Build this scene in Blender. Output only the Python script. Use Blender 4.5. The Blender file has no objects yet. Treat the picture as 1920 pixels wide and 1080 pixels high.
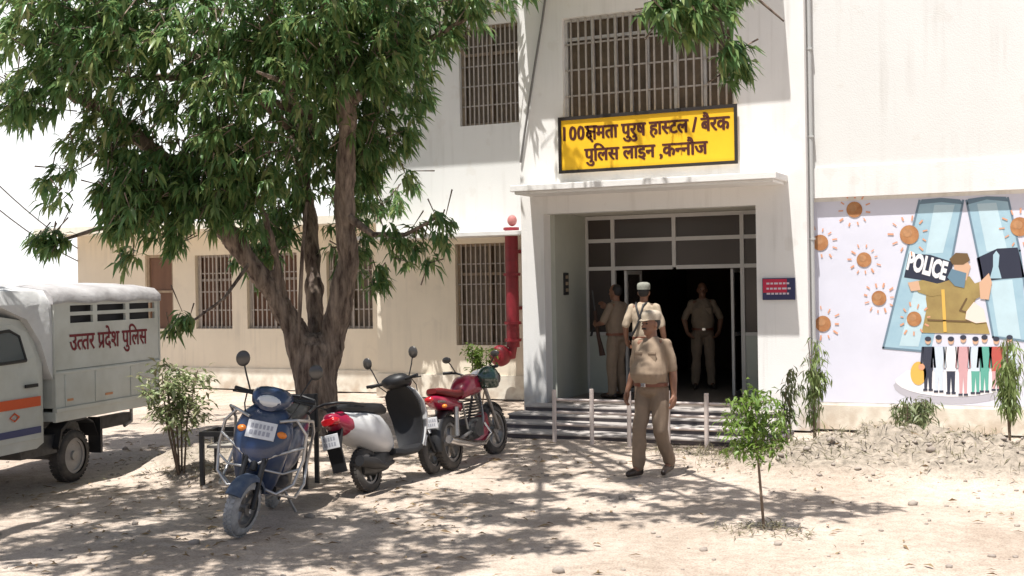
import bpy, bmesh, math, random
import numpy as np
from mathutils import Vector, Matrix, noise
random.seed(7); rng = np.random.default_rng(7)
PI = math.pi
scene = bpy.context.scene
COL = scene.collection

# ------------------------------------------------------------------ camera, sky, sun, exposure
F, PSI, RHO, PIT, CAMH = 2300.0, math.radians(25.1), math.radians(1.0), math.radians(-0.3), 2.1
_fw = Vector((-math.sin(PSI), math.cos(PSI), 0)); _r = Vector((math.cos(PSI), math.sin(PSI), 0)); _u = Vector((0, 0, 1))
_f2 = _fw * math.cos(PIT) + _u * math.sin(PIT); _u2 = _u * math.cos(PIT) - _fw * math.sin(PIT)
_R = _r * math.cos(RHO) - _u2 * math.sin(RHO); _U = _u2 * math.cos(RHO) + _r * math.sin(RHO)
CPOS = Vector((0, 0, CAMH))
cam = bpy.data.cameras.new("camera"); camo = bpy.data.objects.new("camera", cam); COL.objects.link(camo)
M = Matrix((_R, _U, -_f2)).transposed().to_4x4(); M.translation = CPOS
camo.matrix_world = M
cam.sensor_width = 36; cam.lens = 36 * F / 1920; cam.clip_start = 0.1; cam.clip_end = 3000
scene.camera = camo
def ray(px, py): return _f2 * F + _R * (px - 960) - _U * (py - 540)
def at(px, py, axis, v):                       # where a picture ray meets a real plane (axis = v)
    q = ray(px, py); i = 'xyz'.index(axis); return CPOS + q * ((v - CPOS[i]) / q[i])
def dep(px, py, z): return CPOS + ray(px, py) * (z / F)

LDIR = Vector((0.06, 0.33, -1.0)).normalized()
world = bpy.data.worlds.new("World"); scene.world = world; world.use_nodes = True
wn = world.node_tree.nodes; wl = world.node_tree.links
sky = wn.new('ShaderNodeTexSky'); sky.sky_type = 'NISHITA'; sky.sun_disc = False
sky.sun_elevation = math.asin(-LDIR.z); sky.sun_rotation = math.radians(190)
sky.air_density = 1.0; sky.dust_density = 3.0; sky.ozone_density = 1.0
wn['Background'].inputs[1].default_value = 0.068
def wnode(t, **k):
    n = wn.new(t)
    for a, v in k.items(): setattr(n, a, v)
    return n
wtc = wnode('ShaderNodeTexCoord'); wsep = wnode('ShaderNodeSeparateXYZ'); wl.new(wtc.outputs['Generated'], wsep.inputs[0])
wno = wnode('ShaderNodeTexNoise'); wno.inputs['Scale'].default_value = 2.2; wno.inputs['Detail'].default_value = 6; wl.new(wtc.outputs['Generated'], wno.inputs['Vector'])
wy = wnode('ShaderNodeMapRange'); wy.inputs[1].default_value = .15; wy.inputs[2].default_value = .5; wl.new(wsep.outputs[1], wy.inputs[0])
wz = wnode('ShaderNodeMath', operation='MULTIPLY_ADD'); wz.inputs[1].default_value = .55; wl.new(wno.outputs[0], wz.inputs[0]); wl.new(wsep.outputs[2], wz.inputs[2])
wz2 = wnode('ShaderNodeMapRange'); wz2.inputs[1].default_value = .78; wz2.inputs[2].default_value = .55; wl.new(wz.outputs[0], wz2.inputs[0])
wm = wnode('ShaderNodeMath', operation='MULTIPLY'); wl.new(wy.outputs[0], wm.inputs[0]); wl.new(wz2.outputs[0], wm.inputs[1])
wx = wnode('ShaderNodeMix', data_type='RGBA'); wl.new(wm.outputs[0], wx.inputs[0]); wl.new(sky.outputs[0], wx.inputs[6]); wx.inputs[7].default_value = (12.0, 12.1, 12.2, 1)
wl.new(wx.outputs[2], wn['Background'].inputs[0])
sl = bpy.data.lights.new("sun", 'SUN'); sl.energy = 4.4; sl.angle = math.radians(0.55); sl.color = (1, 0.97, 0.925)
so = bpy.data.objects.new("sun", sl); COL.objects.link(so)
so.rotation_euler = (-LDIR).to_track_quat('Z', 'Y').to_euler(); so.location = (-2, -5, 20)
scene.view_settings.view_transform = 'Standard'; scene.view_settings.look = 'None'
scene.view_settings.exposure = 0.75; scene.view_settings.gamma = 1.0

# ------------------------------------------------------------------ materials
def mat(name, col, rough=0.6, metal=0.0, var=0.0, vscale=3.0, bump=0.0, bscale=40.0, col2=None, coat=0.0, spec=0.5, stretch=None):
    m = bpy.data.materials.new(name); m.use_nodes = True
    n = m.node_tree.nodes; l = m.node_tree.links; b = n['Principled BSDF']
    b.inputs['Base Color'].default_value = (*col, 1); b.inputs['Roughness'].default_value = rough
    b.inputs['Metallic'].default_value = metal; b.inputs['Coat Weight'].default_value = coat
    b.inputs['Specular IOR Level'].default_value = spec
    tc = n.new('ShaderNodeTexCoord'); vec = tc.outputs['Object']
    if stretch:
        mp = n.new('ShaderNodeMapping'); mp.inputs['Scale'].default_value = stretch; l.new(vec, mp.inputs['Vector']); vec = mp.outputs[0]
    if var > 0 or col2:
        t = n.new('ShaderNodeTexNoise'); t.inputs['Scale'].default_value = vscale; t.inputs['Detail'].default_value = 7; t.inputs['Roughness'].default_value = 0.62
        l.new(vec, t.inputs['Vector'])
        cr = n.new('ShaderNodeValToRGB'); cr.color_ramp.elements[0].position = 0.33; cr.color_ramp.elements[1].position = 0.68
        c2 = col2 if col2 else tuple(max(0, c * (1 - var)) for c in col)
        cr.color_ramp.elements[0].color = (*c2, 1); cr.color_ramp.elements[1].color = (*col, 1)
        l.new(t.outputs[0], cr.inputs[0]); l.new(cr.outputs[0], b.inputs['Base Color'])
    if bump > 0:
        t2 = n.new('ShaderNodeTexNoise'); t2.inputs['Scale'].default_value = bscale; t2.inputs['Detail'].default_value = 5
        l.new(vec, t2.inputs['Vector'])
        bp = n.new('ShaderNodeBump'); bp.inputs['Strength'].default_value = bump; bp.inputs['Distance'].default_value = 0.02
        l.new(t2.outputs[0], bp.inputs['Height']); l.new(bp.outputs[0], b.inputs['Normal'])
    return m
def leafmat(name, cols, trans=0.35, rough=0.45):
    m = bpy.data.materials.new(name); m.use_nodes = True
    n = m.node_tree.nodes; l = m.node_tree.links; b = n['Principled BSDF']
    g = n.new('ShaderNodeNewGeometry'); cr = n.new('ShaderNodeValToRGB')
    while len(cr.color_ramp.elements) < len(cols): cr.color_ramp.elements.new(0.5)
    for i, c in enumerate(cols):
        cr.color_ramp.elements[i].position = i / (len(cols) - 1); cr.color_ramp.elements[i].color = (*c, 1)
    tc = n.new('ShaderNodeTexCoord'); t = n.new('ShaderNodeTexNoise'); t.inputs['Scale'].default_value = 0.9; t.inputs['Detail'].default_value = 3
    l.new(tc.outputs['Object'], t.inputs['Vector'])
    mx = n.new('ShaderNodeMath'); mx.operation = 'MULTIPLY_ADD'; mx.inputs[1].default_value = 0.55
    sb = n.new('ShaderNodeMath'); sb.operation = 'MULTIPLY'; sb.inputs[1].default_value = 0.55
    l.new(g.outputs['Random Per Island'], mx.inputs[0]); l.new(t.outputs[0], sb.inputs[0]); l.new(sb.outputs[0], mx.inputs[2])
    l.new(mx.outputs[0], cr.inputs[0]); l.new(cr.outputs[0], b.inputs['Base Color'])
    b.inputs['Roughness'].default_value = rough
    tr = n.new('ShaderNodeBsdfTranslucent'); l.new(cr.outputs[0], tr.inputs[0])
    ms = n.new('ShaderNodeMixShader'); ms.inputs[0].default_value = trans
    l.new(b.outputs[0], ms.inputs[1]); l.new(tr.outputs[0], ms.inputs[2]); l.new(ms.outputs[0], n['Material Output'].inputs[0])
    return m
W_WHITE = mat('white_plaster', (0.81, 0.80, 0.78), 0.85, var=0.07, vscale=0.8, bump=0.15, bscale=60)
W_GREY = mat('off_white_plaster', (0.72, 0.72, 0.70), 0.85, var=0.06, vscale=0.7, bump=0.15, bscale=60)
W_CREAM = mat('cream_plaster', (0.77, 0.70, 0.57), 0.85, var=0.10, vscale=0.9, bump=0.15, bscale=60)
W_CREAM2 = mat('pale_cream_plaster', (0.76, 0.72, 0.62), 0.85, var=0.08, vscale=0.9, bump=0.15, bscale=60)
W_IN = mat('unlit_hall_dark', (0.07, 0.045, 0.035), 0.9, var=0.2, vscale=1.2)  # near-black wall colour stands in for the unlit hall
def weather(m, k=.30, base=.9):                               # rain streaks, patched blotches and splashed earth near the foot of a wall
    n = m.node_tree.nodes; l = m.node_tree.links; b = n['Principled BSDF']; tc = n.new('ShaderNodeTexCoord')
    src = b.inputs['Base Color'].links[0].from_socket
    def nz(sc, st, d=5):
        mp = n.new('ShaderNodeMapping'); mp.inputs['Scale'].default_value = st; l.new(tc.outputs['Object'], mp.inputs['Vector'])
        t = n.new('ShaderNodeTexNoise'); t.inputs['Scale'].default_value = sc; t.inputs['Detail'].default_value = d; l.new(mp.outputs[0], t.inputs['Vector']); return t.outputs[0]
    def mr(x, a, c, o0=0., o1=1.):
        r = n.new('ShaderNodeMapRange'); r.inputs[1].default_value = a; r.inputs[2].default_value = c; r.inputs[3].default_value = o0; r.inputs[4].default_value = o1; l.new(x, r.inputs[0]); return r.outputs[0]
    def mul(a, c):
        q = n.new('ShaderNodeMath'); q.operation = 'MULTIPLY'; l.new(a, q.inputs[0]); l.new(c, q.inputs[1]); return q.outputs[0]
    def mix(f, a, col):
        x = n.new('ShaderNodeMix'); x.data_type = 'RGBA'; l.new(f, x.inputs[0]); l.new(a, x.inputs[6]); x.inputs[7].default_value = (*col, 1); return x.outputs[2]
    st = mr(mul(mr(nz(4, (2.2, 2.2, .12)), .50, .72), mr(nz(1.1, (1, 1, 1)), .42, .62)), 0, 1, 0, k)
    c1 = mix(st, src, (.38, .36, .32))
    c2 = mix(mr(nz(2.6, (1, 1, 1), 8), .62, .66, 0, k * .5), c1, (.52, .47, .40))
    sp = n.new('ShaderNodeSeparateXYZ'); l.new(tc.outputs['Object'], sp.inputs[0])
    c3 = mix(mul(mr(sp.outputs[2], .55, .0, 0, base), mr(nz(5, (1, 1, 1), 8), .38, .62)), c2, (.46, .37, .28))
    l.new(c3, b.inputs['Base Color'])
for q in (W_WHITE, W_GREY, W_CREAM, W_CREAM2): weather(q)
M_STEP = mat('dark_stone_riser', (0.11, 0.095, 0.105), 0.55, var=0.35, vscale=6)
M_TREAD = mat('pale_stone_tread', (0.46, 0.42, 0.39), 0.6, var=0.25, vscale=5)
M_FLOOR = mat('stone_floor', (0.20, 0.17, 0.15), 0.5, var=0.2, vscale=3)
M_ALU = mat('painted_aluminium', (0.62, 0.60, 0.58), 0.45, var=0.08, vscale=5)
M_PANEL = mat('pale_door_panel', (0.50, 0.52, 0.47), 0.6, var=0.08)
M_GLASS = mat('dark_glass', (0.062, 0.050, 0.046), 0.15, spec=0.5)
M_WINPANE = mat('dusty_pane', (0.19, 0.14, 0.095), 0.4, var=0.5, vscale=4)
M_SHUT = mat('brown_shutter', (0.17, 0.085, 0.05), 0.6, var=0.3, vscale=4, stretch=(1, 1, .2))
M_RUST = mat('rusty_brown_frame', (0.40, 0.31, 0.22), 0.7, var=0.35, vscale=8)
M_GRILLE = mat('grey_grille', (0.44, 0.40, 0.36), 0.6, var=0.25, vscale=8)
M_GRW = mat('white_grille', (0.60, 0.59, 0.57), 0.6, var=0.2, vscale=8)
M_RED = mat('red_pipe_paint', (0.27, 0.018, 0.03), 0.45, var=0.3, vscale=7)
M_BLACK = mat('black_plastic', (0.018, 0.018, 0.02), 0.5, var=0.3, vscale=10)
M_RUBBER = mat('dusty_rubber', (0.045, 0.042, 0.04), 0.85, col2=(0.10, 0.09, 0.08), vscale=9)
M_DUSTY = mat('very_dusty_rubber', (0.42, 0.43, 0.44), 0.9, col2=(0.24, 0.245, 0.25), vscale=14)
M_CHROME = mat('chrome', (0.62, 0.62, 0.63), 0.18, metal=1.0)
M_STEEL = mat('worn_steel', (0.35, 0.34, 0.33), 0.45, metal=0.8, var=0.3, vscale=12)
M_ENG = mat('engine_metal', (0.10, 0.10, 0.10), 0.5, metal=0.5, var=0.4, vscale=15)
M_BLUE = mat('blue_paint', (0.012, 0.032, 0.10), 0.3, coat=0.5, col2=(0.04, 0.06, 0.105), vscale=5)
M_WHITEP = mat('white_vehicle_paint', (0.66, 0.66, 0.66), 0.35, coat=0.4, var=0.1, vscale=3)
M_REDP = mat('red_paint', (0.33, 0.010, 0.045), 0.28, coat=0.6, var=0.25, vscale=4)
M_PLATE = mat('white_plate', (0.72, 0.73, 0.75), 0.5, var=0.1, vscale=20)
M_LAMP = mat('clear_lamp_lens', (0.62, 0.64, 0.66), 0.1, coat=1.0)
M_TAIL = mat('red_lamp_lens', (0.45, 0.01, 0.015), 0.15, coat=1.0)
M_ORANGE = mat('orange_lens', (0.75, 0.22, 0.03), 0.25)
M_MIRROR = mat('mirror_back', (0.05, 0.045, 0.04), 0.3, coat=0.5)
M_TRUCK = mat('white_truck_paint', (0.62, 0.64, 0.60), 0.42, coat=0.25, col2=(0.50, 0.51, 0.46), vscale=2.2)
M_CANVAS = mat('white_canvas', (0.66, 0.66, 0.65), 0.8, var=0.2, vscale=3, bump=0.6, bscale=6)
M_CANVASG = mat('silver_canvas_roof', (0.50, 0.49, 0.49), 0.6, col2=(0.33, 0.31, 0.31), vscale=4, bump=0.7, bscale=7)
M_STRIPE = mat('orange_red_stripe', (0.66, 0.10, 0.025), 0.4)
M_STRIPEB = mat('navy_stripe', (0.05, 0.06, 0.16), 0.4)
M_MAROON = mat('maroon_letter_paint', (0.17, 0.012, 0.02), 0.6)
M_SIGN = mat('yellow_sign_paint', (0.86, 0.50, 0.015), 0.5, var=0.08, vscale=3)
M_INK = mat('black_sign_paint', (0.02, 0.016, 0.015), 0.5)
M_LETTER = mat('brown_black_letter_paint', (0.07, 0.014, 0.010), 0.5)
M_NAVY = mat('navy_board', (0.025, 0.03, 0.10), 0.4)
M_REDB = mat('crimson_board', (0.50, 0.012, 0.055), 0.4)
M_TXT = mat('pale_letter_paint', (0.62, 0.55, 0.62), 0.5)
M_CABLE = mat('grey_cable', (0.16, 0.155, 0.15), 0.6)
M_POST = mat('pinkish_fence_paint', (0.66, 0.57, 0.52), 0.7, var=0.15, vscale=8)
M_KHAKI = mat('khaki_cloth', (0.30, 0.222, 0.155), 0.9, var=0.16, vscale=8, bump=0.25, bscale=150)
M_KHAKI2 = mat('khaki_trouser_cloth', (0.245, 0.18, 0.128), 0.9, var=0.18, vscale=8, bump=0.25, bscale=150)
M_KHAKIL = mat('pale_khaki_cloth', (0.46, 0.37, 0.27), 0.9, var=0.15, vscale=8, bump=0.25, bscale=150)
M_SKIN = mat('brown_skin', (0.24, 0.115, 0.068), 0.55, var=0.15, vscale=12)
M_HAIR = mat('black_hair', (0.012, 0.01, 0.01), 0.6)
M_CAP = mat('beige_cap_cloth', (0.50, 0.43, 0.34), 0.9, col2=(0.36, 0.30, 0.22), vscale=22)
M_CAPG = mat('grey_green_cap_cloth', (0.30, 0.31, 0.26), 0.9, col2=(0.2, 0.2, 0.17), vscale=22)
M_SHOE = mat('dark_leather', (0.035, 0.022, 0.016), 0.4, var=0.3, vscale=12)
M_BELT = mat('brown_leather', (0.16, 0.05, 0.025), 0.45)
M_EYE = mat('eye_dark', (0.02, 0.015, 0.012), 0.2)
M_BARK = mat('bark', (0.34, 0.265, 0.21), 0.95, col2=(0.055, 0.036, 0.03), vscale=6.5, bump=1.0, bscale=11, stretch=(2.2, 2.2, .45))
M_STEM = mat('stem', (0.18, 0.13, 0.09), 0.9, var=0.3, vscale=20)
L_MANGO = leafmat('mango_leaf', [(0.050, 0.090, 0.040), (0.125, 0.20, 0.070), (0.12, 0.245, 0.092), (0.26, 0.34, 0.12), (0.40, 0.36, 0.19)], 0.48, 0.28)
L_MANGO2 = leafmat('shade_tree_leaf', [(0.045, 0.09, 0.034), (0.095, 0.18, 0.055), (0.09, 0.21, 0.07), (0.19, 0.28, 0.09)], 0.45, 0.28)
L_BRIGHT = leafmat('young_leaf', [(0.10, 0.16, 0.025), (0.16, 0.25, 0.04), (0.13, 0.22, 0.04), (0.24, 0.30, 0.07)], 0.35)
L_OLIVE = leafmat('olive_leaf', [(0.08, 0.115, 0.05), (0.16, 0.20, 0.085), (0.24, 0.25, 0.13)], 0.3)
L_DROOP = leafmat('drooping_leaf', [(0.11, 0.17, 0.055), (0.20, 0.27, 0.085), (0.28, 0.32, 0.14)], 0.35)
L_SHRUB = leafmat('shrub_leaf', [(0.14, 0.19, 0.08), (0.26, 0.32, 0.14), (0.32, 0.36, 0.18), (0.42, 0.30, 0.24)], 0.3)
L_DRY = leafmat('dry_leaf', [(0.10, 0.06, 0.03), (0.22, 0.14, 0.07), (0.30, 0.21, 0.11), (0.14, 0.12, 0.06)], 0.15, 0.8)
L_GRASS = leafmat('dry_grass', [(0.10, 0.10, 0.055), (0.20, 0.18, 0.11), (0.34, 0.30, 0.20)], 0.25, 0.8)

# ------------------------------------------------------------------ mesh helpers
class MB:
    def __init__(s): s.v = []; s.f = []; s.m = []
    def add(s, vs, fs, mi=0):
        o = len(s.v); s.v += [tuple(v) for v in vs]; s.f += [tuple(i + o for i in f) for f in fs]; s.m += [mi] * len(fs); return s
    def box(s, x0, x1, y0, y1, z0, z1, mi=0):
        return s.add([(x, y, z) for z in (z0, z1) for y in (y0, y1) for x in (x0, x1)],
                     [(0, 2, 3, 1), (4, 5, 7, 6), (0, 1, 5, 4), (2, 6, 7, 3), (0, 4, 6, 2), (1, 3, 7, 5)], mi)
    def tube(s, pts, rad, n=8, mi=0):
        pts = [Vector(p) for p in pts]; k = len(pts)
        rad = [rad] * k if not hasattr(rad, '__len__') else rad
        vs = []; up = None
        for i, p in enumerate(pts):
            t = (pts[min(i + 1, k - 1)] - pts[max(i - 1, 0)]).normalized()
            if up is None: up = t.orthogonal().normalized()
            a = up - t * up.dot(t); a = a.normalized() if a.length > 1e-5 else t.orthogonal().normalized(); up = a
            b = t.cross(a)
            vs += [p + (a * math.cos(2 * PI * j / n) + b * math.sin(2 * PI * j / n)) * rad[i] for j in range(n)]
        fs = [(i * n + j, i * n + (j + 1) % n, (i + 1) * n + (j + 1) % n, (i + 1) * n + j) for i in range(k - 1) for j in range(n)]
        fs += [tuple(range(n - 1, -1, -1)), tuple(range((k - 1) * n, k * n))]
        return s.add(vs, fs, mi)
    def ell(s, c, r, rot=None, nu=16, nv=10, mi=0):
        vs = [Vector((0, 0, r[2]))]
        for i in range(1, nv):
            a = PI * i / nv
            vs += [Vector((r[0] * math.sin(a) * math.cos(2 * PI * j / nu), r[1] * math.sin(a) * math.sin(2 * PI * j / nu), r[2] * math.cos(a))) for j in range(nu)]
        vs.append(Vector((0, 0, -r[2])))
        if rot: vs = [rot @ v for v in vs]
        vs = [v + Vector(c) for v in vs]
        fs = [(0, 1 + j, 1 + (j + 1) % nu) for j in range(nu)]
        for i in range(nv - 2):
            a = 1 + i * nu
            fs += [(a + j, a + nu + j, a + nu + (j + 1) % nu, a + (j + 1) % nu) for j in range(nu)]
        e = len(vs) - 1; a = 1 + (nv - 2) * nu
        fs += [(a + j, e, a + (j + 1) % nu) for j in range(nu)]
        return s.add(vs, fs, mi)
    def loft(s, rings, mi=0, closed=True, cap=True):
        n = len(rings[0]); vs = [p for r in rings for p in r]; k = len(rings)
        fs = [(i * n + j, i * n + (j + 1) % n, (i + 1) * n + (j + 1) % n, (i + 1) * n + j) for i in range(k - 1) for j in range(n if closed else n - 1)]
        if cap and closed: fs += [tuple(range(n - 1, -1, -1)), tuple(range((k - 1) * n, k * n))]
        return s.add(vs, fs, mi)
    def lathe(s, prof, n=24, c=(0, 0, 0), axis='y', mi=0, closed=False):
        vs = []
        for j in range(n):
            a = 2 * PI * j / n
            for (h, r) in prof:
                p = (r * math.cos(a), h, r * math.sin(a)) if axis == 'y' else ((r * math.cos(a), r * math.sin(a), h) if axis == 'z' else (h, r * math.cos(a), r * math.sin(a)))
                vs.append((p[0] + c[0], p[1] + c[1], p[2] + c[2]))
        k = len(prof); fs = []
        for j in range(n):
            for i in range(k if closed else k - 1):
                i2 = (i + 1) % k
                fs.append((j * k + i, j * k + i2, ((j + 1) % n) * k + i2, ((j + 1) % n) * k + i))
        return s.add(vs, fs, mi)
    def prism(s, poly, f0, f1, mi=0):              # f0/f1 map 2D points to the two faces
        n = len(poly); vs = [f0(*p) for p in poly] + [f1(*p) for p in poly]
        fs = [tuple(range(n - 1, -1, -1)), tuple(range(n, 2 * n))] + [(i, (i + 1) % n, n + (i + 1) % n, n + i) for i in range(n)]
        return s.add(vs, fs, mi)
    def build(s, name, mats, parent=None, smooth=False, world=False, bevel=0, sub=0):
        me = bpy.data.meshes.new(name)
        off = Vector(parent_world(parent)) if (world and parent) else Vector((0, 0, 0))
        me.from_pydata([(v[0] - off.x, v[1] - off.y, v[2] - off.z) for v in s.v], [], s.f)
        for m in (mats if isinstance(mats, (list, tuple)) else [mats]): me.materials.append(m)
        me.polygons.foreach_set('material_index', s.m)
        bm = bmesh.new(); bm.from_mesh(me); bmesh.ops.recalc_face_normals(bm, faces=bm.faces); bm.to_mesh(me); bm.free()
        o = link(name, me, parent)
        if smooth: shade(me)
        if bevel:
            b = o.modifiers.new('bevel', 'BEVEL'); b.width = bevel; b.segments = 2; b.limit_method = 'ANGLE'; b.angle_limit = math.radians(40)
        if sub:
            b = o.modifiers.new('sub', 'SUBSURF'); b.levels = sub; b.render_levels = sub
        return o
def shade(me, ang=50):
    me.polygons.foreach_set('use_smooth', [True] * len(me.polygons))
    bm = bmesh.new(); bm.from_mesh(me)
    for e in bm.edges:
        if len(e.link_faces) == 2 and e.calc_face_angle(0) > math.radians(ang): e.smooth = False
    bm.to_mesh(me); bm.free()
def parent_world(p):
    v = Vector((0, 0, 0))
    while p: v += p.location; p = p.parent
    return v
def link(name, data, parent=None):
    o = bpy.data.objects.new(name, data); COL.objects.link(o)
    if parent: o.parent = parent
    return o
def tag(o, label, cat, group=None, kind=None):
    o['label'] = label; o['category'] = cat
    if group: o['group'] = group
    if kind: o['kind'] = kind
    return o
def thing(name, label, cat, loc=(0, 0, 0), rot=(0, 0, 0), group=None):
    o = link(name, None); o.location = loc; o.rotation_euler = rot
    return tag(o, label, cat, group)
def copy_tree(o, parent=None):
    c = o.copy(); COL.objects.link(c)
    if parent: c.parent = parent
    for ch in [x for x in COL.objects if x.parent == o]: copy_tree(ch, c)
    return c
def ring(c, u, v, ru, rv, n=20, p=2.0):
    c = Vector(c); u = Vector(u); v = Vector(v); out = []
    for j in range(n):
        a = 2 * PI * j / n; ca, sa = math.cos(a), math.sin(a)
        out.append(c + u * (ru * math.copysign(abs(ca) ** (2 / p), ca)) + v * (rv * math.copysign(abs(sa) ** (2 / p), sa)))
    return out
def np_mesh(name, V, Fc, m, parent=None, world=True):
    V = np.asarray(V, dtype=np.float32)
    if world and parent: V = V - np.array(parent_world(parent), dtype=np.float32)
    Fc = np.asarray(Fc, dtype=np.int32); k = Fc.shape[1]
    me = bpy.data.meshes.new(name); me.vertices.add(len(V)); me.vertices.foreach_set('co', V.ravel())
    me.loops.add(Fc.size); me.loops.foreach_set('vertex_index', Fc.ravel())
    me.polygons.add(len(Fc)); me.polygons.foreach_set('loop_start', np.arange(0, Fc.size, k, dtype=np.int32))
    me.update(calc_edges=True); me.materials.append(m)
    return link(name, me, parent)
def nrm(a): return a / np.maximum(np.linalg.norm(a, axis=1, keepdims=True), 1e-6)
def leaves(P, D, L, Wd, droop=0.12, fold=0.2):
    n = len(P); D = nrm(D); Z = np.tile([0., 0., 1.], (n, 1)) + rng.normal(0, .35, (n, 3))
    S = nrm(np.cross(D, Z)); N = nrm(np.cross(S, D)); L = L[:, None]; Wd = Wd[:, None]
    dz = np.zeros((n, 3)); dz[:, 2] = -1
    b = P; c = P + D * L * .45 + N * L * .03
    l = c + S * Wd * .5 + N * Wd * fold; r = c - S * Wd * .5 + N * Wd * fold; t = P + D * L + dz * L * droop
    V = np.stack([b, l, c, r, t], 1).reshape(-1, 3); o = (np.arange(n) * 5)[:, None, None]
    Fc = (np.array([[0, 2, 1], [0, 3, 2], [2, 4, 1], [3, 4, 2]])[None] + o).reshape(-1, 3)
    return V, Fc
def whorls(C, k, axis, L, Wd, droop=.15, spread=1.0, down=0.55):
    n = len(C); P = np.repeat(C, k, 0); A = np.repeat(axis, k, 0)
    a = rng.uniform(0, 2 * PI, n * k); el = rng.normal(-down, .45, n * k)
    D = np.stack([np.cos(a) * np.cos(el), np.sin(a) * np.cos(el), np.sin(el)], 1) * spread + A * .6
    P = P + rng.normal(0, .03, P.shape)
    return leaves(P, D, L * rng.uniform(.65, 1.2, n * k), Wd * rng.uniform(.75, 1.2, n * k), droop)
def voxel(prims, vox, m, name, parent, smooth=2, disp=0.0, dscale=6.0, world=False, fine=0.0):
    mb = MB()
    for p in prims:
        if p[0] == 'c':                                     # tapered capsule
            a, r0, b, r1 = Vector(p[1]), p[2], Vector(p[3]), p[4]
            d = (b - a); ln = max(d.length, 1e-4); d = d / ln; u = d.orthogonal().normalized(); w = d.cross(u); rings = []
            for i in range(5):
                t = -math.cos(PI / 2 * i / 4) ; q = math.sin(PI / 2 * i / 4); rings.append(ring(a + d * (t * r0), u, w, max(q, .02) * r0, max(q, .02) * r0, 14))
            for i in range(5):
                t = math.sin(PI / 2 * i / 4); q = math.cos(PI / 2 * i / 4); rings.append(ring(b + d * (t * r1), u, w, max(q, .02) * r1, max(q, .02) * r1, 14))
            mb.loft(rings)
        elif p[0] == 'l': mb.loft(p[1])
        else: mb.ell(p[1], p[2], p[3] if len(p) > 3 else None, 20, 12)
    t = mb.build('tmp', m); md = t.modifiers.new('r', 'REMESH'); md.mode = 'VOXEL'; md.voxel_size = vox
    if smooth: s = t.modifiers.new('s', 'SMOOTH'); s.factor = .5; s.iterations = smooth
    dg = bpy.context.evaluated_depsgraph_get(); dg.update()
    me = bpy.data.meshes.new_from_object(t.evaluated_get(dg)); me.name = name
    old = t.data; bpy.data.objects.remove(t); bpy.data.meshes.remove(old)
    off = Vector(parent_world(parent)) if (world and parent) else Vector()
    n = len(me.vertices); nr = np.zeros(n * 3, dtype=np.float32); me.vertices.foreach_get('normal', nr); nr = nr.reshape(-1, 3)
    co = np.zeros(n * 3, dtype=np.float32); me.vertices.foreach_get('co', co); co = co.reshape(-1, 3)
    if disp:
        for i in range(n):
            p = Vector(co[i]); h = noise.noise(p * dscale) * disp
            if fine: h += noise.noise(Vector((p.x * 22, p.y * 22, p.z * 4)) + noise.noise_vector(p * 3) * .8) * fine
            co[i] += nr[i] * h
    co -= np.array(off, dtype=np.float32)
    me.vertices.foreach_set('co', co.ravel()); me.update()
    if not me.materials: me.materials.append(m)
    me.polygons.foreach_set('use_smooth', [True] * len(me.polygons))
    return link(name, me, parent)

# ------------------------------------------------------------------ lettering
def text_mesh(s, off=0.0):
    c = bpy.data.curves.new('t', 'FONT'); c.body = s; c.offset = off; c.resolution_u = 3
    o = bpy.data.objects.new('t', c); COL.objects.link(o)
    dg = bpy.context.evaluated_depsgraph_get(); dg.update()
    me = bpy.data.meshes.new_from_object(o.evaluated_get(dg))
    v = [tuple(x.co[:2]) for x in me.vertices]; f = [tuple(p.vertices) for p in me.polygons]
    bpy.data.objects.remove(o); bpy.data.curves.remove(c); bpy.data.meshes.remove(me)
    return v, f
_adv = {}
def advance(g):
    if g not in _adv:
        mx = lambda s: max([p[0] for p in text_mesh(s)[0]] or [0])
        _adv[g] = mx('क' + g + 'क') - mx('कक')
    return _adv[g]
def clip_half(v, f, x):
    bm = bmesh.new(); vs = [bm.verts.new((a, b, 0)) for a, b in v]
    for q in f:
        try: bm.faces.new([vs[i] for i in q])
        except ValueError: pass
    bmesh.ops.bisect_plane(bm, geom=bm.verts[:] + bm.edges[:] + bm.faces[:], plane_co=(x, 0, 0), plane_no=(1, 0, 0), clear_outer=True)
    bm.verts.index_update(); r = [tuple(q.co[:2]) for q in bm.verts], [tuple(q.index for q in p.verts) for p in bm.faces]; bm.free(); return r
def stroke2(pts, w):
    v = []; f = []
    for (a, b) in zip(pts[:-1], pts[1:]):
        dx, dy = b[0] - a[0], b[1] - a[1]; l = math.hypot(dx, dy) or 1; nx, ny = -dy / l * w / 2, dx / l * w / 2; ex, ey = dx / l * w * .4, dy / l * w * .4
        k = len(v); v += [(a[0] + nx - ex, a[1] + ny - ey), (a[0] - nx - ex, a[1] - ny - ey), (b[0] - nx + ex, b[1] - ny + ey), (b[0] + nx + ex, b[1] + ny + ey)]; f.append((k, k + 1, k + 2, k + 3))
    return v, f
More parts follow.
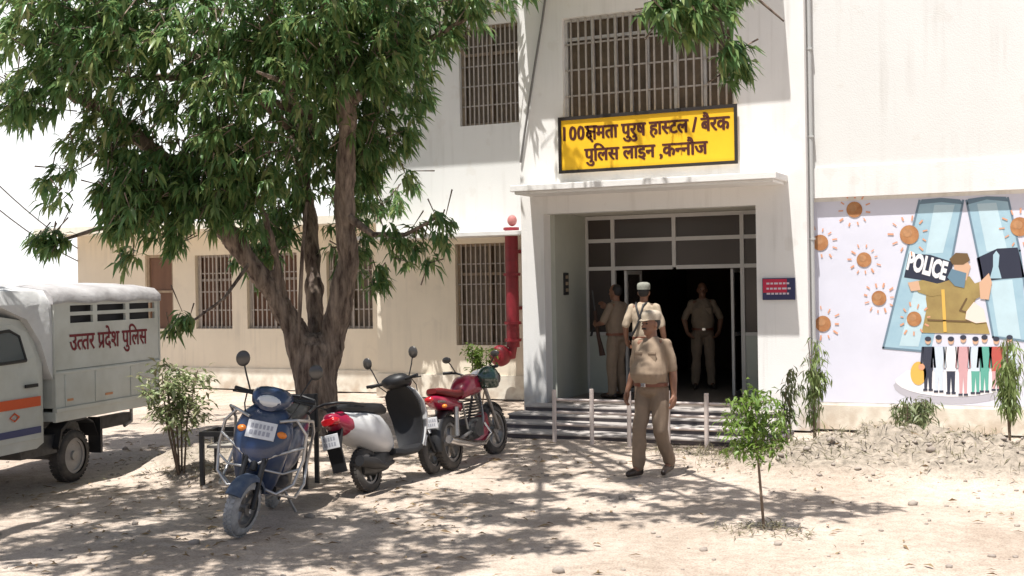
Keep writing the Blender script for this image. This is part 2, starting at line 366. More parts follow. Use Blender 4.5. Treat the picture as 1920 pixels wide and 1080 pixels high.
def compose(items, off=0.012):
    V = []; Fc = []; pen = 0
    def put(v, f, dx):
        k = len(V); V.extend((a + dx, b) for a, b in v); Fc.extend(tuple(i + k for i in q) for q in f)
    for it in items:
        if isinstance(it, float): pen += it; continue
        if it == ' ': pen += .28; continue
        if it[0] == '~':                                       # half form: the letter without its upright
            v, f = text_mesh(it[1], off); a = advance(it[1]); cut = a - .17
            v, f = clip_half(v, f, cut); put(v, f, pen); pen += cut - .01; continue
        if it == 'KSHA':
            w = .105
            for st in ([(-.02, .62), (.72, .62)], [(.58, .62), (.58, 0)], [(.16, .62), (.10, .5), (.2, .41), (.36, .38), (.58, .34)],
                       [(.24, .40), (.10, .30), (.08, .17), (.2, .06), (.33, .13), (.3, .26), (.2, .33)], [(.2, .06), (.34, -.03), (.42, -.12)]):
                v, f = stroke2(st, w); put(v, f, pen)
            pen += .70; continue
        if it == 'RA_SUB':                                     # slanted under-stroke of a joined r
            v, f = stroke2([(-.17, .28), (-.45, .03)], .08); put(v, f, pen); continue
        v, f = text_mesh(it, off); put(v, f, pen); pen += advance(it)
    x0 = min(a for a, b in V); x1 = max(a for a, b in V)
    return [(a - x0, b) for a, b in V], Fc, x1 - x0
def letters(items, fn, length, height_scale=1.0, mb=None, bold=0, proud=(0, -.001, 0)):
    v, f, w = compose(items); s = length / w; mb = mb or MB()
    mb.add([fn(a * s, b * s * height_scale) for a, b in v], f)
    if bold:                                                   # second brush pass, one millimetre proud
        mb.add([Vector(fn(a * s + bold, b * s * height_scale - bold * .4)) + Vector(proud) for a, b in v], f)
        mb.add([Vector(fn(a * s - bold, b * s * height_scale + bold * .4)) + Vector(proud) * 2 for a, b in v], f)
    return mb

# ------------------------------------------------------------------ ground
MOUNDS = [(-2.75, 13.2, .7, .5, .26), (-2.0, 13.7, .8, .5, .40), (-1.1, 13.4, .9, .55, .26), (-.4, 13.8, .9, .6, .28), (-3.4, 13.3, .5, .35, .12),
          (-9.3, 11.4, .9, .5, .22), (-8.6, 10.6, .8, .5, .14), (-2.4, 9.9, .35, .28, .05), (-9.6, 13.2, 1.3, .9, .10), (-10.6, 16.2, 1.5, 1.0, .08), (-7.6, 11.8, .5, .4, .06)]
def hgt(x, y):
    h = 0.022 * noise.noise((x * .9, y * .9, 0)) + .012 * noise.noise((x * 2.7, y * 2.7, 3)) + .007 * noise.noise((x * 8, y * 8, 5))
    for (a, b, rx, ry, z) in MOUNDS:
        d = ((x - a) / rx) ** 2 + ((y - b) / ry) ** 2
        if d < 2.2: h += .035 * (1 - d / 2.2) * (noise.noise((x * 4.5, y * 4.5, 8)) + .7 * noise.noise((x * 10, y * 10, 4))) * min(1, z / .2)
        if d < 4: h += z * math.exp(-d * 1.3) * (1 + .35 * noise.noise((x * 5, y * 5, 1)))
    return h
def axis(lo, hi, st, far):
    a = list(np.arange(lo, hi + 1e-6, st)); g = st; l = lo; r = hi; L = []; Rr = []
    while l > -far: g *= 1.35; l -= g; L.append(l)
    g = st
    while r < far: g *= 1.35; r += g; Rr.append(r)
    return L[::-1] + a + Rr
gx = axis(-13, 1.2, .07, 900); gy = axis(6, 17.5, .07, 900)
V = [(x, y, hgt(x, y) - (.03 if y > 14.9 else 0)) for y in gy for x in gx]; nx = len(gx)
Fq = [(j * nx + i, j * nx + i + 1, (j + 1) * nx + i + 1, (j + 1) * nx + i) for j in range(len(gy) - 1) for i in range(nx - 1)]
def ground_mat():
    m = mat('sandy_earth', (0.60, 0.51, 0.43), 0.95); n = m.node_tree.nodes; l = m.node_tree.links; b = n['Principled BSDF']
    tc = n.new('ShaderNodeTexCoord')
    def nz(sc, d=8):
        t = n.new('ShaderNodeTexNoise'); t.inputs['Scale'].default_value = sc; t.inputs['Detail'].default_value = d; t.inputs['Roughness'].default_value = .65; l.new(tc.outputs['Object'], t.inputs['Vector']); return t
    def rmp(t, p0, c0, p1, c1):
        r = n.new('ShaderNodeValToRGB'); r.color_ramp.elements[0].position = p0; r.color_ramp.elements[1].position = p1
        r.color_ramp.elements[0].color = (*c0, 1); r.color_ramp.elements[1].color = (*c1, 1); l.new(t.outputs[0], r.inputs[0]); return r
    a = rmp(nz(.55), .36, (.42, .34, .27), .62, (.60, .51, .43)); c = rmp(nz(9), .35, (.62, .59, .56), .6, (1, 1, 1)); d = rmp(nz(55, 3), .42, (.45, .42, .40), .5, (1, 1, 1))
    x = n.new('ShaderNodeMix'); x.data_type = 'RGBA'; x.blend_type = 'MULTIPLY'; x.inputs[0].default_value = .55; l.new(a.outputs[0], x.inputs[6]); l.new(c.outputs[0], x.inputs[7])
    y = n.new('ShaderNodeMix'); y.data_type = 'RGBA'; y.blend_type = 'MULTIPLY'; y.inputs[0].default_value = .45; l.new(x.outputs[2], y.inputs[6]); l.new(d.outputs[0], y.inputs[7])
    # turned grey soil of the heaps along the painted wall and by the shrub
    sp = n.new('ShaderNodeSeparateXYZ'); l.new(tc.outputs['Object'], sp.inputs[0])
    hz = n.new('ShaderNodeMapRange'); hz.inputs[1].default_value = .05; hz.inputs[2].default_value = .16; l.new(sp.outputs[2], hz.inputs[0])
    hm = n.new('ShaderNodeMath'); hm.operation = 'MULTIPLY'; hm.inputs[1].default_value = .85; l.new(hz.outputs[0], hm.inputs[0])
    so2 = rmp(nz(14), .35, (.16, .14, .11), .65, (.42, .36, .29))
    w = n.new('ShaderNodeMix'); w.data_type = 'RGBA'; l.new(hm.outputs[0], w.inputs[0]); l.new(y.outputs[2], w.inputs[6]); l.new(so2.outputs[0], w.inputs[7])
    l.new(w.outputs[2], b.inputs['Base Color'])
    bp = n.new('ShaderNodeBump'); bp.inputs['Strength'].default_value = .7; bp.inputs['Distance'].default_value = .03; l.new(nz(22).outputs[0], bp.inputs['Height']); l.new(bp.outputs[0], b.inputs['Normal'])
    return m
go = np_mesh('ground', V, Fq, ground_mat()); go['kind'] = 'structure'; go.data.polygons.foreach_set('use_smooth', [True] * len(go.data.polygons))

# ------------------------------------------------------------------ hostel building
BL = thing('hostel_building', 'two storey white and cream hostel building with a recessed entrance porch', 'building', (-5.6, 18, 0))
def wall(name, m, x0, x1, z0, z1, y, th, holes, parent=BL):
    xs = sorted({x0, x1, *[h[0] for h in holes], *[h[1] for h in holes]}); zs = sorted({z0, z1, *[h[2] for h in holes], *[h[3] for h in holes]})
    solid = {}
    for i in range(len(xs) - 1):
        for j in range(len(zs) - 1):
            cx, cz = (xs[i] + xs[i + 1]) / 2, (zs[j] + zs[j + 1]) / 2
            solid[i, j] = not any(h[0] < cx < h[1] and h[2] < cz < h[3] for h in holes)
    mb = MB()
    for (i, j), s in solid.items():
        if not s: continue
        a, b, c, d = xs[i], xs[i + 1], zs[j], zs[j + 1]
        mb.add([(a, y, c), (b, y, c), (b, y, d), (a, y, d)], [(0, 1, 2, 3)]); mb.add([(a, y + th, c), (b, y + th, c), (b, y + th, d), (a, y + th, d)], [(3, 2, 1, 0)])
        for (di, dj, q) in ((-1, 0, [(a, c), (a, d)]), (1, 0, [(b, c), (b, d)]), (0, -1, [(a, c), (b, c)]), (0, 1, [(a, d), (b, d)])):
            if not solid.get((i + di, j + dj), False):
                mb.add([(q[0][0], y, q[0][1]), (q[1][0], y, q[1][1]), (q[1][0], y + th, q[1][1]), (q[0][0], y + th, q[0][1])], [(0, 1, 2, 3)])
    o = mb.build(name, m, parent, world=True)
    bm = bmesh.new(); bm.from_mesh(o.data); bmesh.ops.remove_doubles(bm, verts=bm.verts, dist=1e-4); bmesh.ops.recalc_face_normals(bm, faces=bm.faces); bm.to_mesh(o.data); bm.free()
    return o
def window(x0, x1, z0, z1, y, mf, mp, mg, mull=(.5,), trans=None, nv=10, nh=3, fw=.05, bar=.012):
    f = MB(); yf = y + .10
    for (a, b, c, d) in ((x0, x0 + fw, z0, z1), (x1 - fw, x1, z0, z1), (x0 + fw, x1 - fw, z0, z0 + fw), (x0 + fw, x1 - fw, z1 - fw, z1)): f.box(a, b, yf, yf + .06, c, d)
    tz = z0 + (z1 - z0) * trans if trans else None
    if tz: f.box(x0 + fw, x1 - fw, yf + .003, yf + .057, tz - fw / 2, tz + fw / 2)
    for t in mull:
        xm = x0 + (x1 - x0) * t; f.box(xm - fw / 2, xm + fw / 2, yf + .006, yf + .054, z0 + fw, z1 - fw)
    o = f.build('window', mf, BL, world=True)
    MB().box(x0 + .01, x1 - .01, y + .19, y + .2, z0 + .01, z1 - .01).build('pane', mp, o, world=True)
    g = MB()
    for i in range(1, nv):
        x = x0 + (x1 - x0) * i / nv; g.box(x - bar, x + bar, y + .05, y + .05 + 2 * bar, z0 + .01, z1 - .01)
    for i in range(1, nh + 1):
        z = z0 + (z1 - z0) * i / (nh + 1); g.box(x0 + .01, x1 - .01, y + .05 + 2 * bar, y + .05 + 3.6 * bar, z - bar, z + bar)
    g.build('grille', mg, o, world=True)
YP, YD, YB, YW, YM = 16.8, 18.3, 19.8, 20.4, 17.1
FLZ = 0.30
# porch front, its window and its opening
wall('porch_wall', W_WHITE, -7.70, -3.43, 0, 7.4, YP, .25, [(-7.33, -4.13, 0, 3.10), (-6.98, -4.41, 4.45, 5.98)])
window(-6.98, -4.41, 4.45, 5.98, YP, M_GRW, M_WINPANE, M_GRILLE, mull=(.17, .31, .40, .50, .66, .83), trans=.80, nv=22, nh=3, fw=.045)
for a, b in ((-7.70, -7.45), (-3.68, -3.43)): MB().box(a, b, YP + .25, YB, 0, 7.4).build('porch_side_wall', W_WHITE, BL, world=True)
M_PIN = mat('grey_green_porch_shade', (.44, .45, .39), .85, var=.08)  # grey-green, darkened so the wall colour carries the porch shade
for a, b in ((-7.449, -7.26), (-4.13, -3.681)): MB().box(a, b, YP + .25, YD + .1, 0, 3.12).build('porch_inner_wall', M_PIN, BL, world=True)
MB().box(-7.449, -3.681, YP + .25, YD + .1, 3.121, 3.3).build('porch_ceiling', W_CREAM2, BL, world=True)
s_ = MB(); s_.box(-7.55, -3.68, 16.1, YP - .001, 3.40, 3.49); s_.box(-7.50, -3.73, 16.15, YP - .001, 3.36, 3.399)
s_.build('porch_canopy', W_WHITE, BL, world=True, bevel=.008)
c_ = MB(); c_.box(-7.62, -3.75, 16.1, YP - .001, 6.62, 6.74); c_.build('upper_sunshade', W_WHITE, BL, world=True)
# steps and floor
for k in range(4):
    yk = 14.95 + .42 * k; zt = .075 * (k + 1); xl = -7.62 + .07 * k; xr = -3.55 - .07 * k; yb = 16.35 if k < 3 else YD + 6
    b = MB(); b.box(xl, xr, yk, yb if k < 3 else YP + .3, 0 if k == 0 else .075 * k, zt - .026)
    st = b.build('step', M_STEP, BL, world=True)
    t = MB(); t.box(xl - .015, xr + .015, yk - .02, min(yk + .44, 16.6), zt - .0255, zt); t.build('tread', M_TREAD, st, world=True, bevel=.006)
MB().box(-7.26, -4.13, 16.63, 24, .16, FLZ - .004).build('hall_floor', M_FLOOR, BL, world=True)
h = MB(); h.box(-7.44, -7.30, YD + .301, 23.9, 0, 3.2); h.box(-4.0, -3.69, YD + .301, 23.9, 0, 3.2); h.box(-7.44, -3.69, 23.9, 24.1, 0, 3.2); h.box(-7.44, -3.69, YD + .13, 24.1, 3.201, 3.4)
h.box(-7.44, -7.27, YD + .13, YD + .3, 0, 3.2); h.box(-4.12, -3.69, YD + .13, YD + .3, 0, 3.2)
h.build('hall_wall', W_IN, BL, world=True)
# glazed entrance screen
f = MB(); y0, y1 = YD, YD + .07; xs = [-7.25, -6.80, -5.79, -4.72, -4.16]
for i, x in enumerate(xs):
    zb = 2.28 if i == 2 else FLZ
    f.box(x - .03, x + .03, y0, y1, zb, 3.115)
for z in (2.28, 2.72, 3.085):
    for a, b in zip(xs[:-1], xs[1:]): f.box(a + .03, b - .03, y0 + .004, y1 - .004, z - .03, z + .03)
for a, b in ((xs[0], xs[1]), (xs[3], xs[4])): f.box(a + .03, b - .03, y0 + .004, y1 - .004, 1.22, 1.27)
fo = f.build('entrance_frame', M_ALU, BL, world=True)
for a, b in zip(xs[:-1], xs[1:]):
    for z0, z1 in ((2.31, 2.69), (2.75, 3.055)):
        MB().box(a + .03, b - .03, y0 + .03, y0 + .04, z0, z1).build('pane', M_GLASS, fo, world=True)
for a, b in ((xs[0], xs[1]), (xs[3], xs[4])):
    MB().box(a + .03, b - .03, y0 + .03, y0 + .04, 1.27, 2.25).build('pane', M_GLASS, fo, world=True)
    MB().box(a + .03, b - .03, y0 + .02, y0 + .05, FLZ, 1.22).build('panel', M_PANEL, fo, world=True)
for x, s in ((-4.90, -1), (-6.62, 1)):                       # two leaves standing open into the hall
    d_ = MB(); xx = x
    d_.box(xx - .02, xx + .02, YD + .08, YD + .14, FLZ, 2.24); d_.box(xx - .02, xx + .02, YD + .76, YD + .82, FLZ, 2.24)
    for z in (FLZ, 1.2, 2.18): d_.box(xx - .02, xx + .02, YD + .14, YD + .76, z, z + .06)
    do = d_.build('door', M_ALU, BL, world=True)
    for z0, z1 in ((FLZ + .06, 1.2), (1.26, 2.18)): MB().box(xx - .006, xx + .006, YD + .14, YD + .76, z0, z1).build('pane', M_GLASS, do, world=True)
    MB().tube([(xx - .05 * s, YD + .72, 1.0), (xx - .05 * s, YD + .72, 1.25)], .012).build('handle', M_CHROME, do, world=True)
sb = MB().box(-7.26, -7.235, 17.35, 17.52, 1.88, 2.22).build('switch_board', M_BLACK, BL, world=True, bevel=.005)
for z in (1.93, 2.03, 2.13): MB().box(-7.234, -7.225, 17.39, 17.48, z, z + .05).build('switch', M_RUST, sb, world=True)
# left of the porch: projecting bay with two windows, then the low wing
BX0 = -12.08
wall('bay_wall_upper', W_GREY, BX0, -7.71, 2.97, 7.4, YB, .25, [(-10.26, -9.08, 4.93, 6.72)])
wall('bay_wall_lower', W_CREAM, BX0, -7.71, 0, 2.969, YB, .25, [(-10.41, -9.33, .96, 2.80)])
window(-10.26, -9.08, 4.93, 6.72, YB, M_RUST, M_WINPANE, M_GRILLE, mull=(.5,), trans=.72, nv=13, nh=4, bar=.011)
window(-10.41, -9.33, .96, 2.80, YB, M_RUST, M_WINPANE, M_GRILLE, mull=(.6,), trans=.70, nv=11, nh=4, bar=.011)
MB().box(BX0, -7.72, YB - .74, YB - .001, 2.90, 2.975).build('window_sunshade', W_GREY, BL, world=True, bevel=.006)
MB().box(BX0 - .3, -7.72, YB - 1.05, YB + 4, 7.401, 7.55).build('bay_roof', W_GREY, BL, world=True)
MB().box(-7.72 + .001, -3.43, YP - .1, YB + 4, 7.402, 7.55).build('porch_roof', W_WHITE, BL, world=True)
MB().box(BX0, BX0 + .25, YB + .25, YB + 6, 0, 7.4).build('bay_side_wall', W_GREY, BL, world=True)
WX0 = -20.1
wall('wing_wall', W_CREAM, WX0, BX0 - .001, 0, 3.25, YW, .25, [(-18.2, -17.45, 1.23, 2.80), (-16.86, -15.92, 1.23, 2.76), (-15.54, -14.30, 1.23, 2.76), (-13.6, -12.55, 1.23, 2.76)])
window(-16.86, -15.92, 1.23, 2.76, YW, M_GRILLE, M_SHUT, M_GRILLE, mull=(.5,), trans=.66, nv=9, nh=3)
window(-15.54, -14.30, 1.23, 2.76, YW, M_GRILLE, M_SHUT, M_GRILLE, mull=(.5,), trans=.66, nv=11, nh=3)
window(-13.6, -12.55, 1.23, 2.76, YW, M_GRILLE, M_WINPANE, M_GRILLE, mull=(.5,), trans=.66, nv=9, nh=3)
sh = MB().box(-18.2, -17.45, YW + .08, YW + .13, 1.23, 2.80).build('shutter', M_SHUT, BL, world=True)
sf = MB(); sf.box(-18.2, -18.13, YW + .05, YW + .079, 1.23, 2.8); sf.box(-17.52, -17.45, YW + .05, YW + .079, 1.23, 2.8); sf.box(-18.13, -17.52, YW + .052, YW + .079, 2.74, 2.8); sf.box(-18.13, -17.52, YW + .052, YW + .079, 1.99, 2.04); sf.build('frame', M_RUST, sh, world=True)
MB().box(WX0, BX0 - .002, YW - .03, YW - .001, 0, .42).build('wing_plinth', W_CREAM2, BL, world=True)
MB().box(BX0 - .03, -7.71, YB - .03, YB - .001, 0, .42).build('bay_plinth', W_CREAM2, BL, world=True)
MB().box(WX0 - .25, BX0 - .002, YW - 1.0, YW + 6, 3.251, 3.40).build('wing_roof', W_CREAM2, BL, world=True)
MB().box(WX0, WX0 + .25, YW + .25, YW + 6, 0, 3.25).build('wing_end_wall', W_CREAM2, BL, world=True)
# right of the porch: the painted wall
XR = 7.0
MB().box(-3.429, XR, YM, YM + .25, 0, 3.17).build('mural_wall', W_WHITE, BL, world=True)
MB().box(-3.429, XR, YM - .09, YM + .25, 3.171, 3.58).build('wall_band', W_WHITE, BL, world=True)
MB().box(-3.429, XR, YM - .06, YM + .25, 3.581, 7.4).build('upper_right_wall', W_GREY, BL, world=True)
MB().box(-3.429, XR, YM - .03, YM - .001, 0, .33).build('mural_wall_plinth', W_CREAM2, BL, world=True)
MB().box(-3.428, XR + .2, YM - .4, YM + 6, 7.403, 7.55).build('right_roof', W_WHITE, BL, world=True)

# ------------------------------------------------------------------ mural (flat paint on the wall)
P_BG = mat('mural_lilac', (0.72, 0.73, 0.83), 0.85, var=0.10, vscale=1.1)
P_BATON = mat('mural_pale_blue', (0.42, 0.60, 0.68), 0.8, col2=(0.30, 0.47, 0.58), vscale=1.5)
P_BATON_D = mat('mural_blue_outline', (0.16, 0.24, 0.31), 0.8)
P_BATON_L = mat('mural_sky_blue', (0.55, 0.72, 0.79), 0.8, var=.12, vscale=3)
P_BAND = mat('mural_navy', (0.025, 0.03, 0.055), 0.8); P_WT = mat('mural_white', (0.82, 0.82, 0.84), 0.8)
P_KH = mat('mural_khaki', (0.30, 0.21, 0.08), 0.85, col2=(0.40, 0.30, 0.11), vscale=4); P_KHD = mat('mural_dark_khaki', (0.16, 0.10, 0.045), 0.85)
P_SK = mat('mural_skin', (0.66, 0.42, 0.28), 0.85); P_VIR = mat('mural_rust', (0.36, 0.15, 0.06), 0.85, col2=(0.52, 0.26, 0.11), vscale=9)
P_VIR2 = mat('mural_tan', (0.55, 0.29, 0.14), 0.85, var=.3, vscale=20); P_OR = mat('mural_orange', (0.72, 0.36, 0.22), 0.85); P_PE = mat('mural_peach', (0.84, 0.70, 0.62), 0.85); P_RIM = mat('mural_grey', (0.48, 0.47, 0.52), 0.85)
P_BLU = mat('mural_mask_blue', (0.14, 0.24, 0.32), 0.85); P_YEL = mat('mural_yellow', (0.76, 0.46, 0.10), 0.85); P_GRN = mat('mural_green', (0.12, 0.40, 0.32), 0.85)
P_DK = mat('mural_dark', (0.04, 0.045, 0.07), 0.85); P_PK = mat('mural_pink', (0.62, 0.36, 0.38), 0.85); P_RED = mat('mural_red', (0.50, 0.10, 0.08), 0.85)
P_LB = mat('mural_light_blue', (0.62, 0.70, 0.80), 0.85)
def wp(px, py, k):
    return at(px, py, 'y', YM - .002 * k)
mur = MB(); mur.add([(-3.425, YM - .002, .37), (2.2, YM - .002, .37), (2.2, YM - .002, 3.12), (-3.425, YM - .002, 3.12)], [(0, 1, 2, 3)])
MU = mur.build('mural', P_BG, BL, world=True)
class Paint:
    def __init__(s): s.mb = MB(); s.mats = []
    def mi(s, m):
        if m not in s.mats: s.mats.append(m)
        return s.mats.index(m)
    def poly(s, pts, m, k): s.mb.add([wp(x, y, k) for x, y in pts], [tuple(range(len(pts)))], s.mi(m)); return s
    def oval(s, cx, cy, rx, ry, m, k, n=20): return s.poly([(cx + rx * math.cos(2 * PI * i / n), cy + ry * math.sin(2 * PI * i / n)) for i in range(n)], m, k)
    def line(s, pts, w, m, k):
        v, f = stroke2(pts, w); s.mb.add([wp(x, y, k) for x, y in v], f, s.mi(m)); return s
    def build(s, name): return s.mb.build(name, s.mats, MU, world=True)
# each picture polygon below lies flat on the wall plane
p = Paint()
p.poly([(1724, 376), (1806, 376), (1782, 500), (1745, 658), (1656, 652)], P_BATON, 2); p.line([(1724, 376), (1656, 652), (1745, 660)], 4, P_BATON_D, 3); p.line([(1806, 376), (1784, 490)], 4, P_BATON_D, 3)
p.poly([(1752, 384), (1790, 384), (1768, 474), (1735, 476)], P_BATON_L, 2.5); p.poly([(1718, 530), (1752, 530), (1722, 650), (1686, 648)], P_BATON_L, 2.5)
p.poly([(1724, 383), (1728, 374), (1765, 371), (1800, 374), (1806, 383), (1765, 379)], P_BATON_D, 3)
p.poly([(1704, 475), (1745, 478), (1788, 492), (1776, 538), (1735, 526), (1695, 520)], P_BAND, 3); p.build('baton')
p = Paint()
p.poly([(1812, 376), (1890, 371), (1915, 480), (1925, 640), (1860, 632), (1836, 500)], P_BATON, 2); p.line([(1812, 376), (1838, 500), (1862, 632), (1925, 640)], 4, P_BATON_D, 3); p.line([(1890, 371), (1912, 470), (1935, 640)], 4, P_BATON_D, 3)
p.poly([(1832, 382), (1868, 380), (1888, 466), (1850, 472)], P_BATON_L, 2.5); p.poly([(1856, 528), (1898, 524), (1914, 636), (1872, 630)], P_BATON_L, 2.5)
p.poly([(1812, 384), (1815, 373), (1850, 368), (1886, 369), (1891, 378), (1850, 374)], P_BATON_D, 3)
p.poly([(1831, 484), (1870, 466), (1908, 464), (1922, 520), (1880, 523), (1840, 528)], P_BAND, 3)
p.poly([(1862, 478), (1868, 470), (1874, 478), (1872, 500), (1878, 522), (1856, 522), (1862, 500)], P_BATON, 4); p.build('baton')
lt, lf, lw = compose(list('POLICE'), .05)
q0 = Vector((1699, 503)); ex = Vector((73, 21)) / lw; ey = Vector((7, -32)) / .72
mbp = MB(); mbp.add([wp(*(q0 + ex * a + ey * b), 4) for a, b in lt], lf); mbp.build('lettering', P_WT, MU, world=True)
for (cx, cy, r) in ((1602, 393, 15), (1538, 455, 15), (1620, 487, 14), (1648, 559, 14), (1543, 607, 15), (1705, 440, 18), (1714, 598, 14), (1912, 425, 18)):
    p = Paint(); p.oval(cx, cy, r, r, P_VIR, 5); p.oval(cx - r * .2, cy - r * .2, r * .5, r * .45, P_VIR2, 6)
    n = 11; o_ = random.random()
    for i in range(n):
        a = 2 * PI * (i + o_) / n; rr = r * random.uniform(1.45, 1.9)
        x0, y0_ = cx + rr * math.cos(a), cy + rr * math.sin(a); x1, y1_ = cx + (rr + r * random.uniform(.25, .5)) * math.cos(a), cy + (rr + r * random.uniform(.25, .5)) * math.sin(a)
        p.line([(x0, y0_), (x1, y1_)], random.uniform(2.2, 3.4), P_OR, 5)
    p.build('virus')
p = Paint()                                                   # painted policeman pushing the two batons apart
p.poly([(1738, 536), (1765, 530), (1795, 520), (1818, 518), (1838, 545), (1820, 580), (1850, 605), (1856, 626), (1728, 624), (1738, 575), (1736, 560)], P_KH, 4)
p.poly([(1705, 530), (1730, 525), (1766, 534), (1770, 552), (1745, 556), (1722, 548)], P_KH, 5); p.poly([(1702, 530), (1722, 526), (1726, 544), (1708, 546)], P_SK, 6)
p.poly([(1814, 536), (1838, 528), (1860, 534), (1852, 550), (1826, 562)], P_KH, 5); p.poly([(1836, 530), (1854, 512), (1860, 530), (1854, 562), (1838, 560)], P_SK, 6)
p.poly([(1788, 486), (1808, 480), (1820, 500), (1812, 526), (1790, 522)], P_SK, 5); p.poly([(1784, 504), (1812, 512), (1808, 540), (1790, 536), (1776, 520)], P_BLU, 6)
p.poly([(1780, 486), (1792, 474), (1814, 475), (1819, 488), (1806, 496), (1786, 496)], P_KHD, 6)
p.line([(1768, 545), (1772, 620)], 6, P_YEL, 6); p.line([(1740, 600), (1820, 603)], 3, P_KHD, 6); p.line([(1812, 560), (1800, 582), (1822, 588)], 3, P_KHD, 6)
p.poly([(1812, 584), (1826, 566), (1845, 580), (1850, 604), (1830, 606), (1810, 598)], P_PE, 7); p.build('painted_policeman')
p = Paint()                                                   # round stage with a row of people
p.poly([(1697 + 0, 700)] + [(1790 + 115 * math.cos(a), 722 + 36 * math.sin(a)) for a in np.linspace(PI, 0, 14)][::1] + [(1905, 690)], P_RIM, 2)
p.poly([(1700, 695)] + [(1790 + 112 * math.cos(a), 712 + 32 * math.sin(a)) for a in np.linspace(PI, 0, 14)] + [(1900, 690)], P_WT, 3); p.build('painted_stage')
for i, (cx, top, leg) in enumerate(((1722, P_YEL, P_YEL), (1740, P_DK, P_DK), (1760, P_LB, P_LB), (1783, P_WT, P_DK), (1806, P_PK, P_PK), (1829, P_LB, P_GRN), (1846, P_GRN, P_GRN), (1868, P_RED, P_PK), (1893, P_LB, P_DK))):
    p = Paint(); hy = 636 + (i % 2) * 3; by = 738 - abs(i - 4) * 3
    if i == 0: p.oval(cx, 700, 15, 22, P_YEL, 5); p.oval(cx + 6, 688, 6, 6, P_OR, 6); p.build('painted_person'); continue
    p.oval(cx, hy, 5.5, 6.5, P_SK, 5); p.oval(cx, hy - 3.5, 6, 4.5, P_DK, 6)
    p.poly([(cx - 10, 650), (cx + 10, 650), (cx + 9, 696), (cx - 9, 696)], top, 5); p.poly([(cx - 8, 696), (cx + 8, 696), (cx + 7, by), (cx + 2, by), (cx, 706), (cx - 2, by), (cx - 7, by)], leg, 5)
    p.line([(cx - 10, 652), (cx - 13, 688)], 4, top, 5); p.line([(cx + 10, 652), (cx + 13, 688)], 4, top, 5); p.poly([(cx - 9, by), (cx - 1, by), (cx - 1, by + 4), (cx - 9, by + 4)], P_DK, 5); p.poly([(cx + 1, by), (cx + 9, by), (cx + 9, by + 4), (cx + 1, by + 4)], P_DK, 5)
    p.build('painted_person')

# ------------------------------------------------------------------ things on the facade
S = thing('name_board', 'yellow hostel name board in Hindi above the porch canopy', 'sign', (-5.7, YP - .06, 4.09))
MB().box(-7.02, -4.37, YP - .055, YP - .003, 3.70, 4.49).build('panel', M_SIGN, S, world=True)
b = MB(); y0, y1 = YP - .075, YP - .056
b.box(-7.04, -4.35, y0, y1, 4.46, 4.51); b.box(-7.04, -4.35, y0, y1, 3.68, 3.725); b.box(-7.04, -6.995, y0, y1, 3.725, 4.46); b.box(-4.395, -4.35, y0, y1, 3.725, 4.46)
b.build('border', M_INK, S, world=True)
yt = YP - .058
mb = letters([.06, '1', .09, '0', .05, '0', .10, 'KSHA', 'म', 'त', 'ा', ' ', 'प', 'ु', 'र', 'ु', 'ष', ' ', 'ह', 'ा', '~स', 'ट', 'ल', ' ', '/', ' ', 'ब', 'ै', 'र', 'क'], lambda a, c: (-6.96 + a, yt, 4.165 + c), 2.50, 1.25, bold=.008)
letters(['प', 'ु', 'ि', 'ल', 'स', ' ', 'ल', 'ा', 'इ', 'न', ' ', ',', 'क', '~न', 'न', 'ौ', 'ज'], lambda a, c: (-6.63 + a, yt, 3.845 + c), 1.85, 1.15, mb, bold=.008)
mb.build('lettering', M_LETTER, S, world=True)
N = thing('notice_plate', 'small crimson and navy notice plate on the right porch pier', 'sign', (-3.85, YP - .03, 1.95))
a0 = at(1429, 522, 'y', YP - .03); a1 = at(1491, 562, 'y', YP - .03)
MB().box(a0.x, a1.x, YP - .03, YP - .004, a1.z, a0.z).build('board', M_NAVY, N, world=True, bevel=.004)
MB().box(a0.x + .01, a0.x + .34, YP - .034, YP - .031, a1.z + .10, a0.z - .012).build('red_field', M_REDB, N, world=True)
t = MB()
for r_ in range(3):
    x = a0.x + .06
    while x < a1.x - .08:
        w = random.uniform(.03, .07); t.box(x, x + w, YP - .037, YP - .0345, a0.z - .085 - r_ * .07, a0.z - .06 - r_ * .07); x += w + .015
t.build('lettering', M_TXT, N, world=True)
R_ = thing('fire_riser_pipe', 'red fire riser pipe with round red drum beside the porch', 'pipe', (-9.15, 19.5, .6))
pv = MB(); pv.tube([(-9.13, 19.5, .95), (-9.13, 19.5, 3.0)], .115, 16); pv.tube([(-9.13, 19.5, 3.0), (-9.13, 19.5, 3.05)], .14, 16)
for z in (1.05, 1.35, 2.2): pv.tube([(-9.13, 19.5, z), (-9.13, 19.5, z + .05)], .15, 16)
pv.build('pipe', M_RED, R_, smooth=True, world=True)
dv = MB(); dv.lathe([(-.14, 0), (-.14, .10), (-.10, .17), (-.02, .19), (.06, .18), (.12, .12), (.13, 0)], 24, (-9.34, 19.42, .80)); dv.lathe([(-.16, 0), (-.16, .06), (-.13, .065)], 20, (-9.34, 19.42, .80)); dv.build('drum', M_RED, R_, smooth=True, world=True)
MB().tube([(-9.13, 19.5, 1.0), (-9.15, 19.48, .8), (-9.3, 19.45, .78)], .08, 12).build('elbow', M_RED, R_, smooth=True, world=True)
MB().ell((-9.11, 19.5, 3.17), (.085, .085, .10)).build('cap', mat('faded_red', (.42, .16, .15), .6), R_, smooth=True, world=True)
k_ = MB(); k_.box(-9.2, -9.06, 19.61, 19.8, 1.6, 1.66); k_.box(-9.2, -9.06, 19.61, 19.8, 2.6, 2.66); k_.build('bracket', M_RED, R_, world=True)
dp = MB(); dp.tube([(-3.40, YM - .13, .1), (-3.40, YM - .13, 7.3)], .035, 10)
